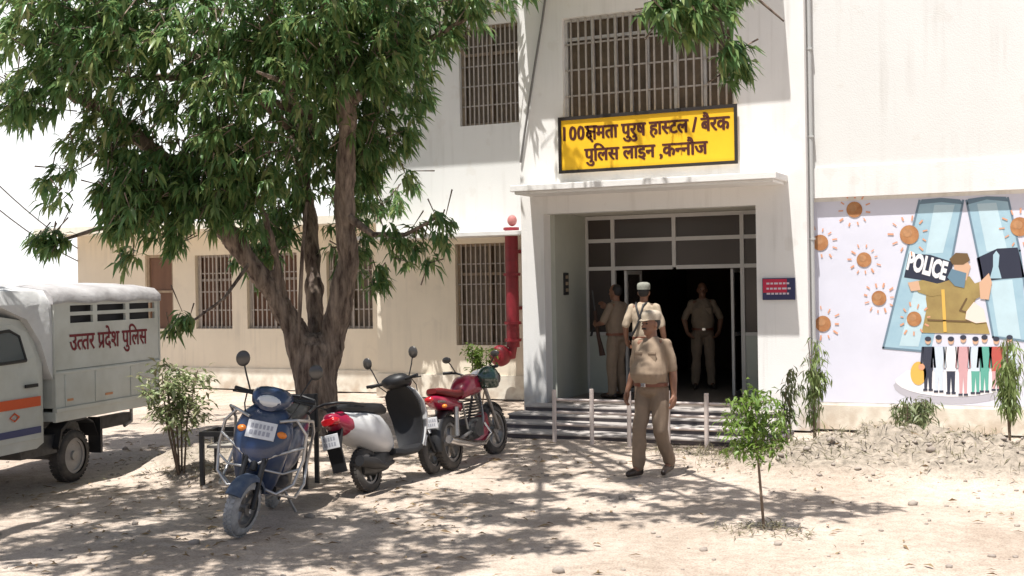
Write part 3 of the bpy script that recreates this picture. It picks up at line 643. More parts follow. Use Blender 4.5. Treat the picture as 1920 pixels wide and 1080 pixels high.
for z in (1.2, 2.6, 4.0, 5.2): dp.box(-3.445, -3.355, YM - .17, YM - .085, z, z + .03)
tag(dp.build('drain_pipe', mat('grey_pvc', (.45, .46, .45), .5), None, smooth=True), 'thin grey drain pipe running down between porch and mural wall', 'pipe')
cb = [at(1030, -60, 'y', YP - .04), at(1018, 30, 'y', YP - .04), at(1000, 140, 'y', YP - .05), at(985, 240, 'y', YP - .04), at(976, 305, 'y', YP - .03)]
tag(MB().tube(cb, .018, 6).build('facade_cable', M_CABLE, None, smooth=True), 'dark loose cable hanging down the left edge of the porch front', 'cable')
for i, (pa, pb, lab) in enumerate((((-10, 300), (140, 500), 'upper thin overhead wire sloping down to the low wing corner'), ((-10, 385), (140, 532), 'lower thin overhead wire sloping down to the low wing corner'))):
    A = dep(pa[0] - 260, pa[1] - 260, 19); B = at(pb[0] + 20, pb[1] - 10, 'y', YW - .02); B.x = -20.1 + .02; B.z = 3.0 - .28 * i
    pts = [A.lerp(B, t) - Vector((0, 0, .35 * 4 * t * (1 - t))) for t in np.linspace(0, 1, 14)]
    tag(MB().tube(pts, .014, 5).build('overhead_wire', M_CABLE, None), lab, 'wire')
# low rail fence before the steps
FN = thing('rail_fence', 'low pale pink rail fence standing before the entrance steps', 'fence', (-5.2, 14.6, 0))
fx = [at(x, 830, 'y', 14.6).x for x in (1040, 1110, 1180, 1253, 1325, 1398)]
for i, x in enumerate(fx):
    MB().tube([(x, 14.6, -.02), (x + .004, 14.6, .69 + .02 * (i % 2))], .028, 10).build('post', M_POST, FN, smooth=True, world=True)
for z in (.56, .40, .24):
    MB().tube([(fx[0] - .02, 14.63, z), (fx[-1] + .15, 14.63, z - .004)], .018, 8).build('rail', M_POST, FN, smooth=True, world=True)

# ------------------------------------------------------------------ trees
def branch(mb, pts, n=10):                                   # pts: (vector, radius)
    P = [Vector(p) for p, r in pts]; R = [r for p, r in pts]; out = []; rr = []
    for i in range(len(P) - 1):
        for t in (0, .33, .66):
            q = P[i].lerp(P[i + 1], t) + Vector((noise.noise(P[i] * 1.3 + Vector((t, 0, 0))), noise.noise(P[i] * 1.3 + Vector((0, t, 7))), 0)) * R[i] * .25 * (1 if t else 0)
            out.append(q); rr.append(R[i] + (R[i + 1] - R[i]) * t)
    out.append(P[-1]); rr.append(R[-1]); mb.tube(out, rr, n)
def caps(pts): return [('c', a[0], a[1], b[0], b[1]) for a, b in zip(pts[:-1], pts[1:])]
def twigs(C, toward, ln):
    n = len(C); D = nrm(.18 * nrm(toward - C) + np.array([[0, 0, .45]]) + rng.normal(0, .5, C.shape)) * ln * rng.uniform(.4, 1, (n, 1)); E = C + D; a = nrm(np.cross(D, rng.normal(0, 1, C.shape))); b = nrm(np.cross(D, a)); V = []
    for k in range(3):
        t = 2 * PI * k / 3; V.append(C + (a * math.cos(t) + b * math.sin(t)) * .005); V.append(E + (a * math.cos(t) + b * math.sin(t)) * .012)
    V = np.stack(V, 1).reshape(-1, 3); o = (np.arange(n) * 6)[:, None, None]
    return V, (np.array([[0, 2, 3, 1], [2, 4, 5, 3], [4, 0, 1, 5]])[None] + o).reshape(-1, 4)
def fill(c, r, n, hole=.0, pw=.42, seed=0):
    c = np.array(c); out = []
    while len(out) < n:
        d = rng.normal(0, 1, 3); d /= np.linalg.norm(d); q = c + d * np.array(r) * rng.random() ** pw
        if hole and noise.noise(Vector(q * .85) + Vector((seed, 0, 0))) < hole - .5: continue
        out.append(q)
    return np.array(out)
T1 = thing('mango_tree', 'large leafy mango tree with a forked brown trunk behind the blue scooter', 'tree', dep(592, 826, 17.3))
T1.location.z = 0
B0 = Vector(T1.location)
D0 = 17.3
trunk = [(B0 + Vector((0, 0, -.1)), .42), (dep(592, 800, D0), .345), (dep(592, 760, D0), .305), (dep(590, 700, D0), .285), (dep(592, 660, D0), .265)]
limbL = [(dep(575, 700, D0), .20), (dep(552, 618, D0), .165), (dep(505, 540, D0 - .1), .145), (dep(440, 455, D0 - .2), .15), (dep(385, 385, D0 - .4), .13), (dep(310, 300, D0 - .7), .105), (dep(200, 210, D0 - 1), .085), (dep(60, 140, D0 - 1.3), .06)]
limbR = [(dep(606, 700, D0), .20), (dep(634, 600, D0), .175), (dep(652, 490, D0 - .1), .155), (dep(645, 370, D0 - .2), .14), (dep(652, 240, D0 - .4), .13), (dep(640, 100, D0 - .6), .14), (dep(650, -60, D0 - .8), .12), (dep(690, -260, D0 - 1), .08)]
limbC = [(dep(592, 650, D0 + .25), .13), (dep(588, 520, D0 + .5), .115), (dep(580, 400, D0 + .8), .105), (dep(560, 280, D0 + 1), .09), (dep(530, 150, D0 + 1.2), .09), (dep(500, -30, D0 + 1.5), .06)]
limbS = [(dep(535, 575, D0), .08), (dep(522, 500, D0 - .1), .06), (dep(500, 420, D0 - .3), .045), (dep(470, 320, D0 - .5), .03)]
voxel(caps(trunk) + caps(limbL) + caps(limbR) + caps(limbC) + caps(limbS), .035, M_BARK, 'trunk', T1, smooth=2, disp=.045, dscale=2.6, world=True, fine=.03)
br = MB()
branch(br, [(dep(645, 400, D0 - .2), .07), (dep(700, 440, D0 - .5), .04), (dep(760, 440, D0 - .8), .03), (dep(825, 405, D0 - 1), .014)])
branch(br, [(dep(560, 635, D0 - .3), .02), (dep(563, 560, D0 - .32), .03), (dep(567, 470, D0 - .3), .026), (dep(575, 380, D0), .02)])
branch(br, [(dep(650, 60, D0 - .7), .10), (dep(800, -120, D0 - 1.8), .08), (dep(1050, -150, D0 - 3), .06), (dep(1260, -90, D0 - 3.8), .045), (dep(1340, 10, D0 - 4), .025), (dep(1365, 90, D0 - 4), .012)])
branch(br, [(dep(1180, -125, D0 - 3.5), .04), (dep(1230, -20, D0 - 3.7), .02), (dep(1260, 50, D0 - 3.7), .01)])
branch(br, [(dep(1280, -80, D0 - 3.8), .03), (dep(1400, -20, D0 - 3.9), .02), (dep(1470, 40, D0 - 3.9), .01)])
branch(br, [(dep(400, 400, D0 - .4), .07), (dep(300, 410, D0 - .8), .045), (dep(180, 430, D0 - 1.0), .03), (dep(70, 465, D0 - 1.2), .012)])
branch(br, [(dep(650, 200, D0 - .4), .08), (dep(760, 100, D0 - .8), .05), (dep(900, 20, D0 - 1), .025)])
branch(br, [(dep(470, 490, D0 - .2), .03), (dep(420, 560, D0 - .8), .02), (dep(350, 610, D0 - 1.2), .015), (dep(312, 634, D0 - 1.3), .012)])
for i in range(9):
    a = PI * .55 + 1.2 * PI * i / 9; s0 = limbC[3][0].lerp(limbR[4][0], random.random()) + Vector((0, 0, random.uniform(0, 1)))
    e = s0 + Vector((math.cos(a) * 4, math.sin(a) * 3.4, random.uniform(.2, 1.4))); branch(br, [(s0, .07), (s0.lerp(e, .5) + Vector((0, 0, .3)), .045), (e, .015)])
for a, b, c in ((1010, 975, 6.0), (1330, 950, 6.1), (1480, 945, 6.0), (1190, 915, 6.3)):
    g = at(a, b, 'z', 0); e = Vector((g.x - .06 * c, g.y - .33 * c, c)); s0 = dep(800, -120, D0 - 1.8)
    branch(br, [(s0, .07), (s0.lerp(e, .5) + Vector((0, 0, .35)), .05), (e, .02)])
br.build('branch', M_BARK, T1, smooth=True, world=True)
CL = []
def pxblob(px, py, rx, ry, z, rz, n, hole=.25, pw=.5):
    c = dep(px, py, z); s = z / F
    n = int(n * .84); q = rng.normal(0, 1, (n * 3, 3)); q /= np.linalg.norm(q, axis=1, keepdims=True); q *= rng.random((n * 3, 1)) ** pw
    A = np.array([_R * rx * s, _U * ry * s, _f2 * rz]); P = np.array(c) + q @ A
    keep = [i for i in range(len(P)) if noise.noise(Vector(P[i] * 1.15)) > hole - .5][:n]
    CL.append(P[keep])
for b in ((440, 70, 330, 170, 16.2, 1.5, 560), (130, 60, 190, 150, 15.6, 1.4, 360), (300, 280, 190, 110, 16.2, .8, 300), (190, 360, 120, 90, 15.8, .6, 120), (95, 445, 45, 25, 16.0, .3, 22),
          (300, 390, 150, 60, 16.4, .7, 110), (450, 330, 110, 110, 16.6, .8, 150), (40, 200, 60, 55, 15.4, .5, 40), (600, 60, 200, 120, 16.0, 1.2, 260), (740, 60, 120, 110, 16.3, 1.2, 190), (700, 190, 110, 110, 17.4, .9, 170), (690, 320, 85, 90, 17.6, .6, 95),
          (560, 230, 130, 140, 17.9, .9, 170), (880, 20, 80, 70, 16.3, .8, 70), (770, 455, 75, 45, 16.4, .35, 26), (715, 515, 30, 30, 16.5, .3, 9), (820, 410, 22, 18, 16.3, .2, 6), (660, 455, 50, 60, 17.7, .4, 28), (500, 470, 60, 60, 17.9, .4, 34), (530, 400, 70, 70, 18.2, .4, 50),
          (350, 450, 40, 28, 16.6, .3, 12), (235, 480, 40, 16, 16.2, .2, 7), (345, 590, 18, 20, 16.0, .15, 5), (330, 610, 18, 14, 16.0, .15, 4),
          (1330, 20, 100, 62, 13.4, .7, 105), (1250, 10, 60, 50, 13.6, .5, 34), (1440, 25, 55, 45, 13.4, .4, 42), (1470, 60, 25, 30, 13.4, .3, 12), (1360, 100, 45, 50, 13.4, .35, 28)):
    pxblob(*b)
vis = np.concatenate(CL)
upper = np.concatenate([fill((B0.x + .3, B0.y - .6, 7.2), (5.0, 4.4, 1.9), 560, .46), fill((B0.x + 2.6, B0.y - 2.6, 7.3), (3.2, 2.6, 1.3), 330, .42), fill((-11.5, 18.8, 3.75), (.9, .4, .42), 70, .2)])
def shade_at(px, py, z, rx, ry, n):                          # a clump whose shadow falls at that spot of the yard
    g = at(px, py, 'z', 0); return fill((g.x - .06 * z, g.y - .33 * z, z), (rx, ry, .45), n, .30)
far_c = [(860, 930, 6.2), (1010, 975, 6.0), (1190, 915, 6.3), (1330, 950, 6.1), (1480, 945, 6.0), (1080, 890, 6.4), (560, 905, 6.4)]
upper = np.concatenate([upper] + [shade_at(a, b, c, 1.05, .75, 52) for a, b, c in far_c])
cl = np.concatenate([vis, upper]); ctr = np.array([B0.x, B0.y, 5.2]); ax = nrm(cl - ctr); ax[:, 2] *= .3
V1, F1 = whorls(cl, 12, ax, .23, .056, .2, 1, .65); np_mesh('crown', V1, F1, L_MANGO, T1)
V2, F2 = twigs(cl[::2], ctr[None], .45); np_mesh('twig', V2, F2, M_BARK, T1)
T2 = thing('shade_tree', 'second leafy tree whose boughs hang in at the top left corner', 'tree', (-8.6, 5.4, 0))
tk = [(Vector((-8.6, 5.4, -.1)), .3), (Vector((-8.55, 5.45, 1.5)), .24), (Vector((-8.3, 5.6, 3.2)), .2)]
voxel(caps(tk) + caps([(Vector((-8.3, 5.6, 3.1)), .17), (Vector((-7.3, 6.2, 4.9)), .11), (Vector((-6.2, 6.4, 6.2)), .06)]) + caps([(Vector((-8.3, 5.6, 3.1)), .15), (Vector((-8.9, 6.3, 5.0)), .1), (Vector((-9.2, 7.4, 6.2)), .05)]), .035, M_BARK, 'trunk', T2, smooth=3, disp=.03, dscale=3, world=True, fine=.012)
c2 = np.concatenate([fill((-6.9, 6.0, 6.4), (2.5, 2.2, 1.2), 330, .40), fill((-9.2, 7.2, 6.2), (1.8, 1.7, 1.2), 160, .40), fill((-8.0, 7.9, 5.6), (1.5, .8, .6), 60, .36)])
near_c = [(400, 1050, 5.6), (200, 985, 5.8), (620, 1030, 5.6), (720, 975, 5.9), (60, 950, 5.9), (480, 960, 6.0), (890, 1010, 5.8)]
c2 = np.concatenate([c2] + [shade_at(a, b, c, .95, .65, 48) for a, b, c in near_c])
ax = nrm(c2 - np.array([-8, 6, 5.]));  ax[:, 2] *= .3
V1, F1 = whorls(c2, 12, ax, .22, .05, .2, 1, .6); np_mesh('crown', V1, F1, L_MANGO2, T2)
V2, F2 = twigs(c2, np.array([[-7.8, 6.2, 5.6]]), .7); np_mesh('twig', V2, F2, M_BARK, T2)

# ------------------------------------------------------------------ young plants
def plant(name, label, cat, base, h, stems, nl, rx, rz, zc, m, L, Wd, down, group=None, lean=(0, 0), sr=.012, k=6, low=.35):
    base = Vector(base); base.z = hgt(base.x, base.y); t = thing(name, label, cat, base, group=group)
    sm = MB(); C = []
    for i in range(stems):
        a = random.uniform(0, 2 * PI); o = Vector((math.cos(a), math.sin(a), 0)) * (.03 if stems > 1 else 0)
        tip = base + Vector((lean[0] + math.cos(a) * rx * .6 * (stems > 1), lean[1] + math.sin(a) * rx * .6 * (stems > 1), h * random.uniform(.85, 1)))
        md = (base + o).lerp(tip, .5) + Vector((random.uniform(-.04, .04), random.uniform(-.04, .04), .02))
        sm.tube([base + o - Vector((0, 0, .03)), md, tip], [sr, sr * .8, sr * .4], 7)
        for j in range(5):
            q = md.lerp(tip, random.random()); a2 = random.uniform(0, 2 * PI); e = q + Vector((math.cos(a2) * rx * .75, math.sin(a2) * rx * .75, random.uniform(-.05, .12))); sm.tube([q, e], [sr * .4, sr * .2], 5)
            for f_ in (.35, .65, 1): C.append(q.lerp(e, f_))
    sm.build('stem', M_STEM, t, smooth=True, world=True)
    n = max(nl // k - len(C), 4); q = rng.normal(0, 1, (n, 3)); q /= np.linalg.norm(q, axis=1, keepdims=True); q *= rng.random((n, 1)) ** .5
    P = np.array(base) + np.array([lean[0] * .8, lean[1] * .8, zc]) + q * np.array([rx, rx, rz])
    P = np.concatenate([P, np.array([list(c) for c in C])]); P[:, 2] = np.maximum(P[:, 2], base.z + .06)
    V, Fc = whorls(P, k, q.mean(0)[None].repeat(len(P), 0) * 0, L, Wd, .15, 1, down); np_mesh('leaf', V, Fc, m, t)
    return t
def gp(px, py): v = at(px, py, 'z', 0); return v
plant('sapling', 'bright green bushy sapling on a thin bent stem right of the walking policeman', 'sapling', gp(1433, 1003), 1.05, 1, 880, .28, .34, .83, L_BRIGHT, .085, .026, .45, lean=(-.10, .02), sr=.013)
plant('shrub', 'pale green shrub with pinkish tips standing beside the police truck', 'shrub', gp(340, 905), 1.15, 6, 1100, .33, .40, .74, L_SHRUB, .12, .036, .1, sr=.012)
plant('sapling', 'dark olive slim sapling at the right end of the steps', 'sapling', gp(1487, 862), .95, 2, 260, .12, .38, .62, L_OLIVE, .11, .026, .9, sr=.010)
plant('sapling', 'tall drooping sapling against the left edge of the mural', 'sapling', gp(1530, 853), 1.36, 2, 420, .14, .55, .85, L_DROOP, .13, .024, 1.15, sr=.012)
plant('shrub', 'low olive drooping shrub on the earth mound below the mural', 'shrub', gp(1715, 862), .74, 4, 560, .27, .22, .5, L_OLIVE, .13, .024, .9, sr=.011)
plant('sapling', 'tall drooping sapling in front of the painted stage at the right edge', 'sapling', gp(1897, 862), 1.40, 2, 520, .15, .5, .85, L_DROOP, .15, .024, 1.2, sr=.012)
plant('bush', 'small green bush by the bay wall behind the red motorcycle', 'bush', (-9.35, 18.6, 0), 1.05, 5, 420, .2, .36, .7, L_BRIGHT, .12, .04, .2, sr=.012)

# ------------------------------------------------------------------ ground cover
def scatter_leaves():
    P = []; k = 0
    while len(P) < 800:
        x = rng.uniform(-12.5, 0.5); y = rng.uniform(6.2, 14.7)
        w = .9 if x < -5 else .25
        if rng.random() < w * (.4 + noise.noise((x * .8, y * .8, 2))): P.append((x, y, hgt(x, y) + .012))
    P = np.array(P); a = rng.uniform(0, 2 * PI, len(P)); D = np.stack([np.cos(a), np.sin(a), rng.normal(0.05, .12, len(P))], 1)
    return leaves(P, D, rng.uniform(.05, .14, len(P)), rng.uniform(.015, .035, len(P)), .05, .3)
V, Fc = scatter_leaves(); o = np_mesh('leaf_litter', V, Fc, L_DRY); tag(o, 'dry brown leaves scattered over the sandy yard', 'leaf litter', kind='stuff')
def stones(n):
    ico = bmesh.new(); bmesh.ops.create_icosphere(ico, subdivisions=1, radius=1); iv = np.array([v.co[:] for v in ico.verts]); itf = np.array([[v.index for v in f.verts] for f in ico.faces]); ico.free()
    V = []; Fc = []; k = 0
    while k < n:
        if rng.random() < .55: m = MOUNDS[rng.integers(0, 7)]; x = rng.normal(m[0], m[2] * .8); y = rng.normal(m[1], m[3] * .8)
        else: x = rng.uniform(-12, .8); y = rng.uniform(6.4, 14.6)
        s = rng.choice([.010, .014, .020, .03, .045], p=[.38, .32, .2, .08, .02])
        V.append(iv * np.array([s * rng.uniform(.8, 1.4), s * rng.uniform(.8, 1.4), s * rng.uniform(.5, .9)]) * rng.uniform(.8, 1.2, (len(iv), 1)) + np.array([x, y, hgt(x, y) + s * .2])); Fc.append(itf + k * len(iv)); k += 1
    return np.concatenate(V), np.concatenate(Fc)
V, Fc = stones(1100); o = np_mesh('gravel', V, Fc, mat('stone', (.40, .35, .30), .9, col2=(.24, .20, .17), vscale=6)); tag(o, 'loose stones and clods lying on the sandy yard', 'gravel', kind='stuff')
P = []
for i in range(3200):
    if i < 1600: m = MOUNDS[rng.integers(0, 5)]; x = rng.normal(m[0], m[2] * .62); y = rng.normal(m[1], m[3] * .5)
    elif i < 2300: x = rng.normal(-4.0, .5); y = rng.normal(14.3, .25)
    else: m = MOUNDS[rng.integers(5, 10)]; x = rng.normal(m[0], m[2] * .6); y = rng.normal(m[1], m[3] * .5)
    P.append((x, y, hgt(x, y)))
P = np.array(P); D = rng.normal(0, .75, P.shape); D[:, 2] = np.abs(rng.normal(.45, .3, len(P)))
V, Fc = leaves(P, D, rng.uniform(.06, .2, len(P)), rng.uniform(.006, .014, len(P)), .25, .1); o = np_mesh('dry_grass', V, Fc, L_GRASS); tag(o, 'dry straw coloured grass on the earth mounds', 'dry grass', kind='stuff')

# ------------------------------------------------------------------ vehicles
X_, Y_, Z_ = (1, 0, 0), (0, 1, 0), (0, 0, 1)
def wheel(parent, x, z, r, w, mt, name='wheel', hub=M_STEEL, spokes=5, y=0, rz=0, rimr=.68, disc=False):
    wo = link(name, None, parent); wo.location = (x, y, z); wo.rotation_euler = (0, 0, rz)
    pr = []
    rm = r * rimr; n = 10
    for i in range(n + 1):
        a = PI * i / n; pr.append((-w / 2 * math.cos(a) * 1.0, rm + (r - rm) * (abs(math.sin(a)) ** .6)))
    t = MB(); t.lathe(pr, 36)
    for k in range(36):                                       # tread blocks
        a = 2 * PI * k / 36; ca, sa = math.cos(a), math.sin(a)
        for s in (-1, 1):
            c = Vector((ca * r * .995, s * w * .2, sa * r * .995)); tv = Vector((-sa, 0, ca)); rv = Vector((ca, 0, sa)); yv = Vector((0, 1, 0))
            t.add([c + tv * (dx * r * .055 + s * .3 * dy * r * .05) + yv * (dy * w * .14) + rv * (dz * r * .022) for dz in (-1, 1) for dy in (-1, 1) for dx in (-1, 1)],
                  [(0, 2, 3, 1), (4, 5, 7, 6), (0, 1, 5, 4), (2, 6, 7, 3), (0, 4, 6, 2), (1, 3, 7, 5)])
    t.build('tyre', mt, wo, smooth=True)
    m = MB(); m.lathe([(-w * .36, rm * 1.01), (-w * .36, rm * .84), (w * .36, rm * .84), (w * .36, rm * 1.01)], 30)
    m.lathe([(-w * .45, 0), (-w * .45, rm * .25), (w * .45, rm * .25), (w * .45, 0)], 20)
    if disc: m.lathe([(-w * .2, 0), (-w * .3, rm * .3), (-w * .16, rm * .62), (-w * .24, rm * .85), (w * .24, rm * .85), (w * .16, rm * .62), (w * .3, rm * .3), (w * .2, 0)], 30)
    for k in range(spokes):
        a = 2 * PI * k / spokes; d = Vector((math.cos(a), 0, math.sin(a))); q = Vector((-math.sin(a), 0, math.cos(a)))
        m.add([d * rr * rm + q * sx * rm * .09 + Vector((0, sy * w * .18, 0)) for rr in (.2, .86) for sy in (-1, 1) for sx in (-1, 1)], [(0, 2, 3, 1), (4, 5, 7, 6), (0, 1, 5, 4), (2, 6, 7, 3), (0, 4, 6, 2), (1, 3, 7, 5)])
    m.build('rim', hub, wo, smooth=True)
    return wo
def fender(parent, x, z, r, hw, a0, a1, m, name='fender', lip=.05):
    rings = []
    for i in range(15):
        a = a0 + (a1 - a0) * i / 14; d = Vector((math.cos(a), 0, math.sin(a))); c = Vector((x, 0, z)); rr = []
        for (yy, k) in ((-1, -lip), (-.85, -.012), (-.4, .004), (.4, .004), (.85, -.012), (1, -lip), (.8, -.03 if lip > .03 else -.02), (-.8, -.03 if lip > .03 else -.02)):
            rr.append(c + d * (r + k) + Vector((0, yy * hw, 0)))
        rings.append(rr)
    return MB().loft(rings).build(name, m, parent, smooth=True)
def mirror(parent, a, b, c, m=M_MIRROR, up=.065):
    s = MB(); s.tube([a, b, c], .007, 6); o = s.build('mirror', M_BLACK, parent, smooth=True)
    MB().ell(c, (.018, .058, up), nu=16, nv=10).build('mirror_head', m, o, smooth=True)
M_FEND = mat('dusty_blue_paint', (0.10, 0.125, 0.16), 0.6, col2=(0.03, 0.055, 0.11), vscale=7)
def plate_marks(parent, fn):
    m = MB()
    for r_ in range(2):
        a = .12
        while a < .86:
            w = random.uniform(.07, .12); m.add([fn(a, .56 - r_ * .38), fn(a + w, .56 - r_ * .38), fn(a + w, .82 - r_ * .38), fn(a, .82 - r_ * .38)], [(0, 1, 2, 3)]); a += w + .05
    m.build('lettering', mat('faded_plate_marks', (.36, .37, .42), .6) if 'faded_plate_marks' not in bpy.data.materials else bpy.data.materials['faded_plate_marks'], parent)
def cables(parent, pts, name='cable'): MB().tube(pts, .006, 6).build(name, M_BLACK, parent, smooth=True)
def scooter(label, loc, rz, lean, mbody, mfront, mdark, guard, group, steer=0.0, mt=M_RUBBER, mtail=M_TAIL, mtip=None):
    t = thing('scooter', label, 'scooter', loc, (lean, 0, rz), group); R0 = .225
    wheel(t, 0, R0, R0, .10, mt, 'rear_wheel')
    wheel(t, 1.24, R0, R0, .10, mt, 'front_wheel', rz=steer)
    fd = fender(t, 0, 0, R0 + .035, .068, math.radians(30), math.radians(155), M_FEND if guard else mfront, 'front_fender', .045); fd.location = (1.24, 0, R0); fd.rotation_euler = (0, 0, steer)
    fk = MB()
    for s in (-1, 1): fk.tube([(1.24, s * .075, R0), (1.10, s * .07, .62)], .022, 8)
    fk.tube([(1.12, 0, .5), (.92, 0, 1.02)], .03, 10); fk.build('fork', M_BLACK, t, smooth=True)
    body = MB().loft([ring((x, 0, z), Y_, Z_, w, h, 22, 2.6) for (x, z, w, h) in ((-.46, .80, .03, .025), (-.42, .78, .085, .07), (-.30, .72, .145, .125), (-.12, .66, .18, .165), (.08, .60, .195, .20), (.24, .56, .185, .21), (.36, .50, .15, .17), (.42, .46, .12, .13))])
    bo = body.build('body_panel', mbody, t, smooth=True)
    if mtip: MB().loft([ring((x, 0, z), Y_, Z_, w, h, 22, 2.6) for (x, z, w, h) in ((-.468, .80, .032, .027), (-.42, .775, .090, .073), (-.32, .725, .146, .127), (-.26, .70, .158, .1))]).build('tail_panel', mtip, t, smooth=True)
    MB().loft([ring((x, 0, z), Y_, Z_, w, h, 20, 3) for (x, z, w, h) in ((-.36, .875, .07, .03), (-.25, .87, .125, .05), (-.02, .84, .15, .06), (.2, .815, .145, .065), (.38, .80, .115, .06), (.48, .78, .07, .04))]).build('seat', M_BLACK, t, smooth=True)
    e = MB(); e.loft([ring((x, .02, z), Y_, Z_, w, h, 14, 4) for (x, z, w, h) in ((-.12, .26, .09, .08), (.05, .25, .11, .10), (.3, .28, .11, .11), (.45, .32, .08, .07))]); e.build('engine', M_ENG, t, smooth=True)
    x_ = MB(); x_.tube([(.3, -.14, .24), (.1, -.16, .22), (-.08, -.17, .27), (-.32, -.17, .33)], [.02, .03, .06, .055], 14); x_.build('exhaust', M_BLACK, t, smooth=True)
    MB().loft([ring((x, 0, z), Y_, Z_, w, .035, 16, 5) for (x, z, w) in ((.36, .34, .16), (.5, .31, .2), (.72, .30, .2), (.88, .33, .17))]).build('floorboard', mdark, t, smooth=True)
    ap = [(.30, .93, .13, .05), (.40, .97, .17, .06), (.52, 1.01, .20, .085), (.66, 1.03, .225, .095), (.80, 1.00, .235, .085), (.92, .955, .20, .065), (.985, .93, .13, .045)]
    rings = []
    for (z, x, w, dp) in ap:
        rr = []
        for j in range(24):
            a = 2 * PI * j / 24; ca, sa = math.cos(a), math.sin(a)
            fx = dp * max(ca, 0) ** 1.0 * 1.15 + (.02 * ca if ca < 0 else 0) - .16 * abs(sa) ** 3 * w
            rr.append(Vector((x + fx, w * math.copysign(abs(sa) ** .8, sa), z)))
        rings.append(rr)
    MB().loft(rings).build('front_apron', mfront, t, smooth=True)
    MB().loft([[Vector((x - .035 - .16 * abs(sy) ** 3 * w - (.02 if k else 0), sy * w * .87, z)) for k, sy in [(0, -1), (0, -.6), (0, 0), (0, .6), (0, 1), (1, 1), (1, .6), (1, 0), (1, -.6), (1, -1)]] for (z, x, w, dp) in ap]).build('leg_shield', mdark, t, smooth=True)
    hd = MB().loft([ring((x, 0, z), Y_, Z_, w, h, 20, 2.3) for (x, z, w, h) in ((.76, 1.06, .05, .03), (.80, 1.065, .14, .06), (.88, 1.06, .17, .085), (.96, 1.04, .15, .085), (1.02, 1.015, .08, .05))]).build('handlebar_cowl', mfront if guard else M_BLACK, t, smooth=True)
    MB().ell((.985, 0, 1.035), (.05, .105, .055)).build('headlight', M_LAMP, t, smooth=True)
    for s in (-1, 1): MB().tube([(.85, s * .14, 1.06), (.80, s * .33, 1.07)], .018, 10).tube([(.865, s * .15, 1.06), (.87, s * .33, 1.05)], .007, 6).build('handlebar', M_BLACK, t, smooth=True)
    for s in (-1, 1): mirror(t, (.84, s * .2, 1.08), (.86, s * .25, 1.2), (.86, s * .30, 1.32))
    for s in (-1, 1): MB().ell((1.05, s * .15, .80), (.035, .05, .03)).build('indicator', M_ORANGE, t, smooth=True)
    MB().loft([ring((x, 0, z), Y_, Z_, w, h, 16, 3) for (x, z, w, h) in ((-.475, .76, .075, .03), (-.45, .76, .10, .045), (-.40, .76, .10, .05))]).build('tail_light', mtail, t, smooth=True)
    gr = MB(); gr.tube([(-.02, .16, .86), (-.25, .17, .90), (-.42, .12, .93), (-.46, 0, .94), (-.42, -.12, .93), (-.25, -.17, .90), (-.02, -.16, .86)], .014, 8); gr.build('grab_rail', M_BLACK, t, smooth=True)
    rp = MB(); rp.box(-.50, -.485, -.10, .10, .50, .64); plate_marks(rp.build('number_plate', M_PLATE, t, bevel=.004), lambda a, c: (-.5015, .10 - a * .2, .50 + c * .14))
    for s in (-1, 1): cables(t, [(.84, s * .22, 1.06), (.95, s * .20, .98), (1.06, s * .12, .80), (1.15, s * .085, .50)])
    mg = MB(); mg.loft([[Vector((x, -w, z)), Vector((x, w, z)), Vector((x + .02, w, z)), Vector((x + .02, -w, z))] for (x, z, w) in ((-.38, .68, .09), (-.46, .5, .085), (-.44, .26, .08))]); mg.build('mudflap', M_BLACK, t)
    sd = MB(); sd.tube([(.35, .12, .26), (.33, .27, .07)], .012, 8); sd.build('side_stand', M_STEEL, t, smooth=True)
    if guard:
        g = MB()
        for s in (-1, 1):
            g.tube([(1.02, s * .06, .36), (1.03, s * .20, .33), (.97, s * .31, .42), (.93, s * .345, .62), (.93, s * .33, .82), (.98, s * .24, .93), (1.04, s * .12, .90)], .0135, 10)
            g.tube([(1.03, s * .20, .33), (.80, s * .31, .28), (.58, s * .33, .36), (.50, s * .31, .55), (.58, s * .33, .80), (.80, s * .34, .92), (.98, s * .24, .93)], .0125, 10)
            g.tube([(1.115, s * .03, .56), (1.10, s * .14, .64), (.95, s * .335, .72)], .012, 10)
            g.tube([(1.12, s * .05, .52), (1.04, s * .22, .50), (.93, s * .34, .55)], .010, 10)
            g.tube([(.97, s * .31, .42), (.97, s * .12, .28)], .011, 8)
        g.build('crash_guard', mat('dusty_chrome', (.58, .57, .56), .38, metal=.85, var=.25, vscale=9), t, smooth=True)
        pl = MB(); pl.add([(1.128 - .03 * 0, -.115, .755), (1.128, .115, .755), (1.075, .115, .885), (1.075, -.115, .885), (1.115, -.115, .75), (1.115, .115, .75), (1.062, .115, .88), (1.062, -.115, .88)],
                           [(0, 1, 2, 3), (7, 6, 5, 4), (0, 4, 5, 1), (1, 5, 6, 2), (2, 6, 7, 3), (3, 7, 4, 0)]); plate_marks(pl.build('number_plate', M_PLATE, t), lambda a, c: (1.1305 - c * .053, -.115 + a * .23, .755 + c * .13))
    return t
BSF = gp(450, 1003); bs = BSF + _r * .02 + _fw; hd_ = (BSF - bs); rz = math.atan2(hd_.y, hd_.x)
pos = BSF - Vector((math.cos(rz), math.sin(rz), 0)) * 1.24
scooter('dusty blue scooter with chrome crash guard parked in front of the tree', (pos.x, pos.y, .012), rz, math.radians(-12), M_BLUE, M_BLUE, M_BLACK, True, 'parked two wheelers', steer=math.radians(-16), mt=M_DUSTY).scale = (1.08, 1.08, 1.08)
rw = gp(695, 924); rz = math.radians(88)
scooter('white scooter with red tail and dark leg shield seen from behind', (rw.x, rw.y, .012), rz, math.radians(-13), M_WHITEP, M_WHITEP, M_BLACK, False, 'parked two wheelers', steer=math.radians(8), mtip=M_REDP)
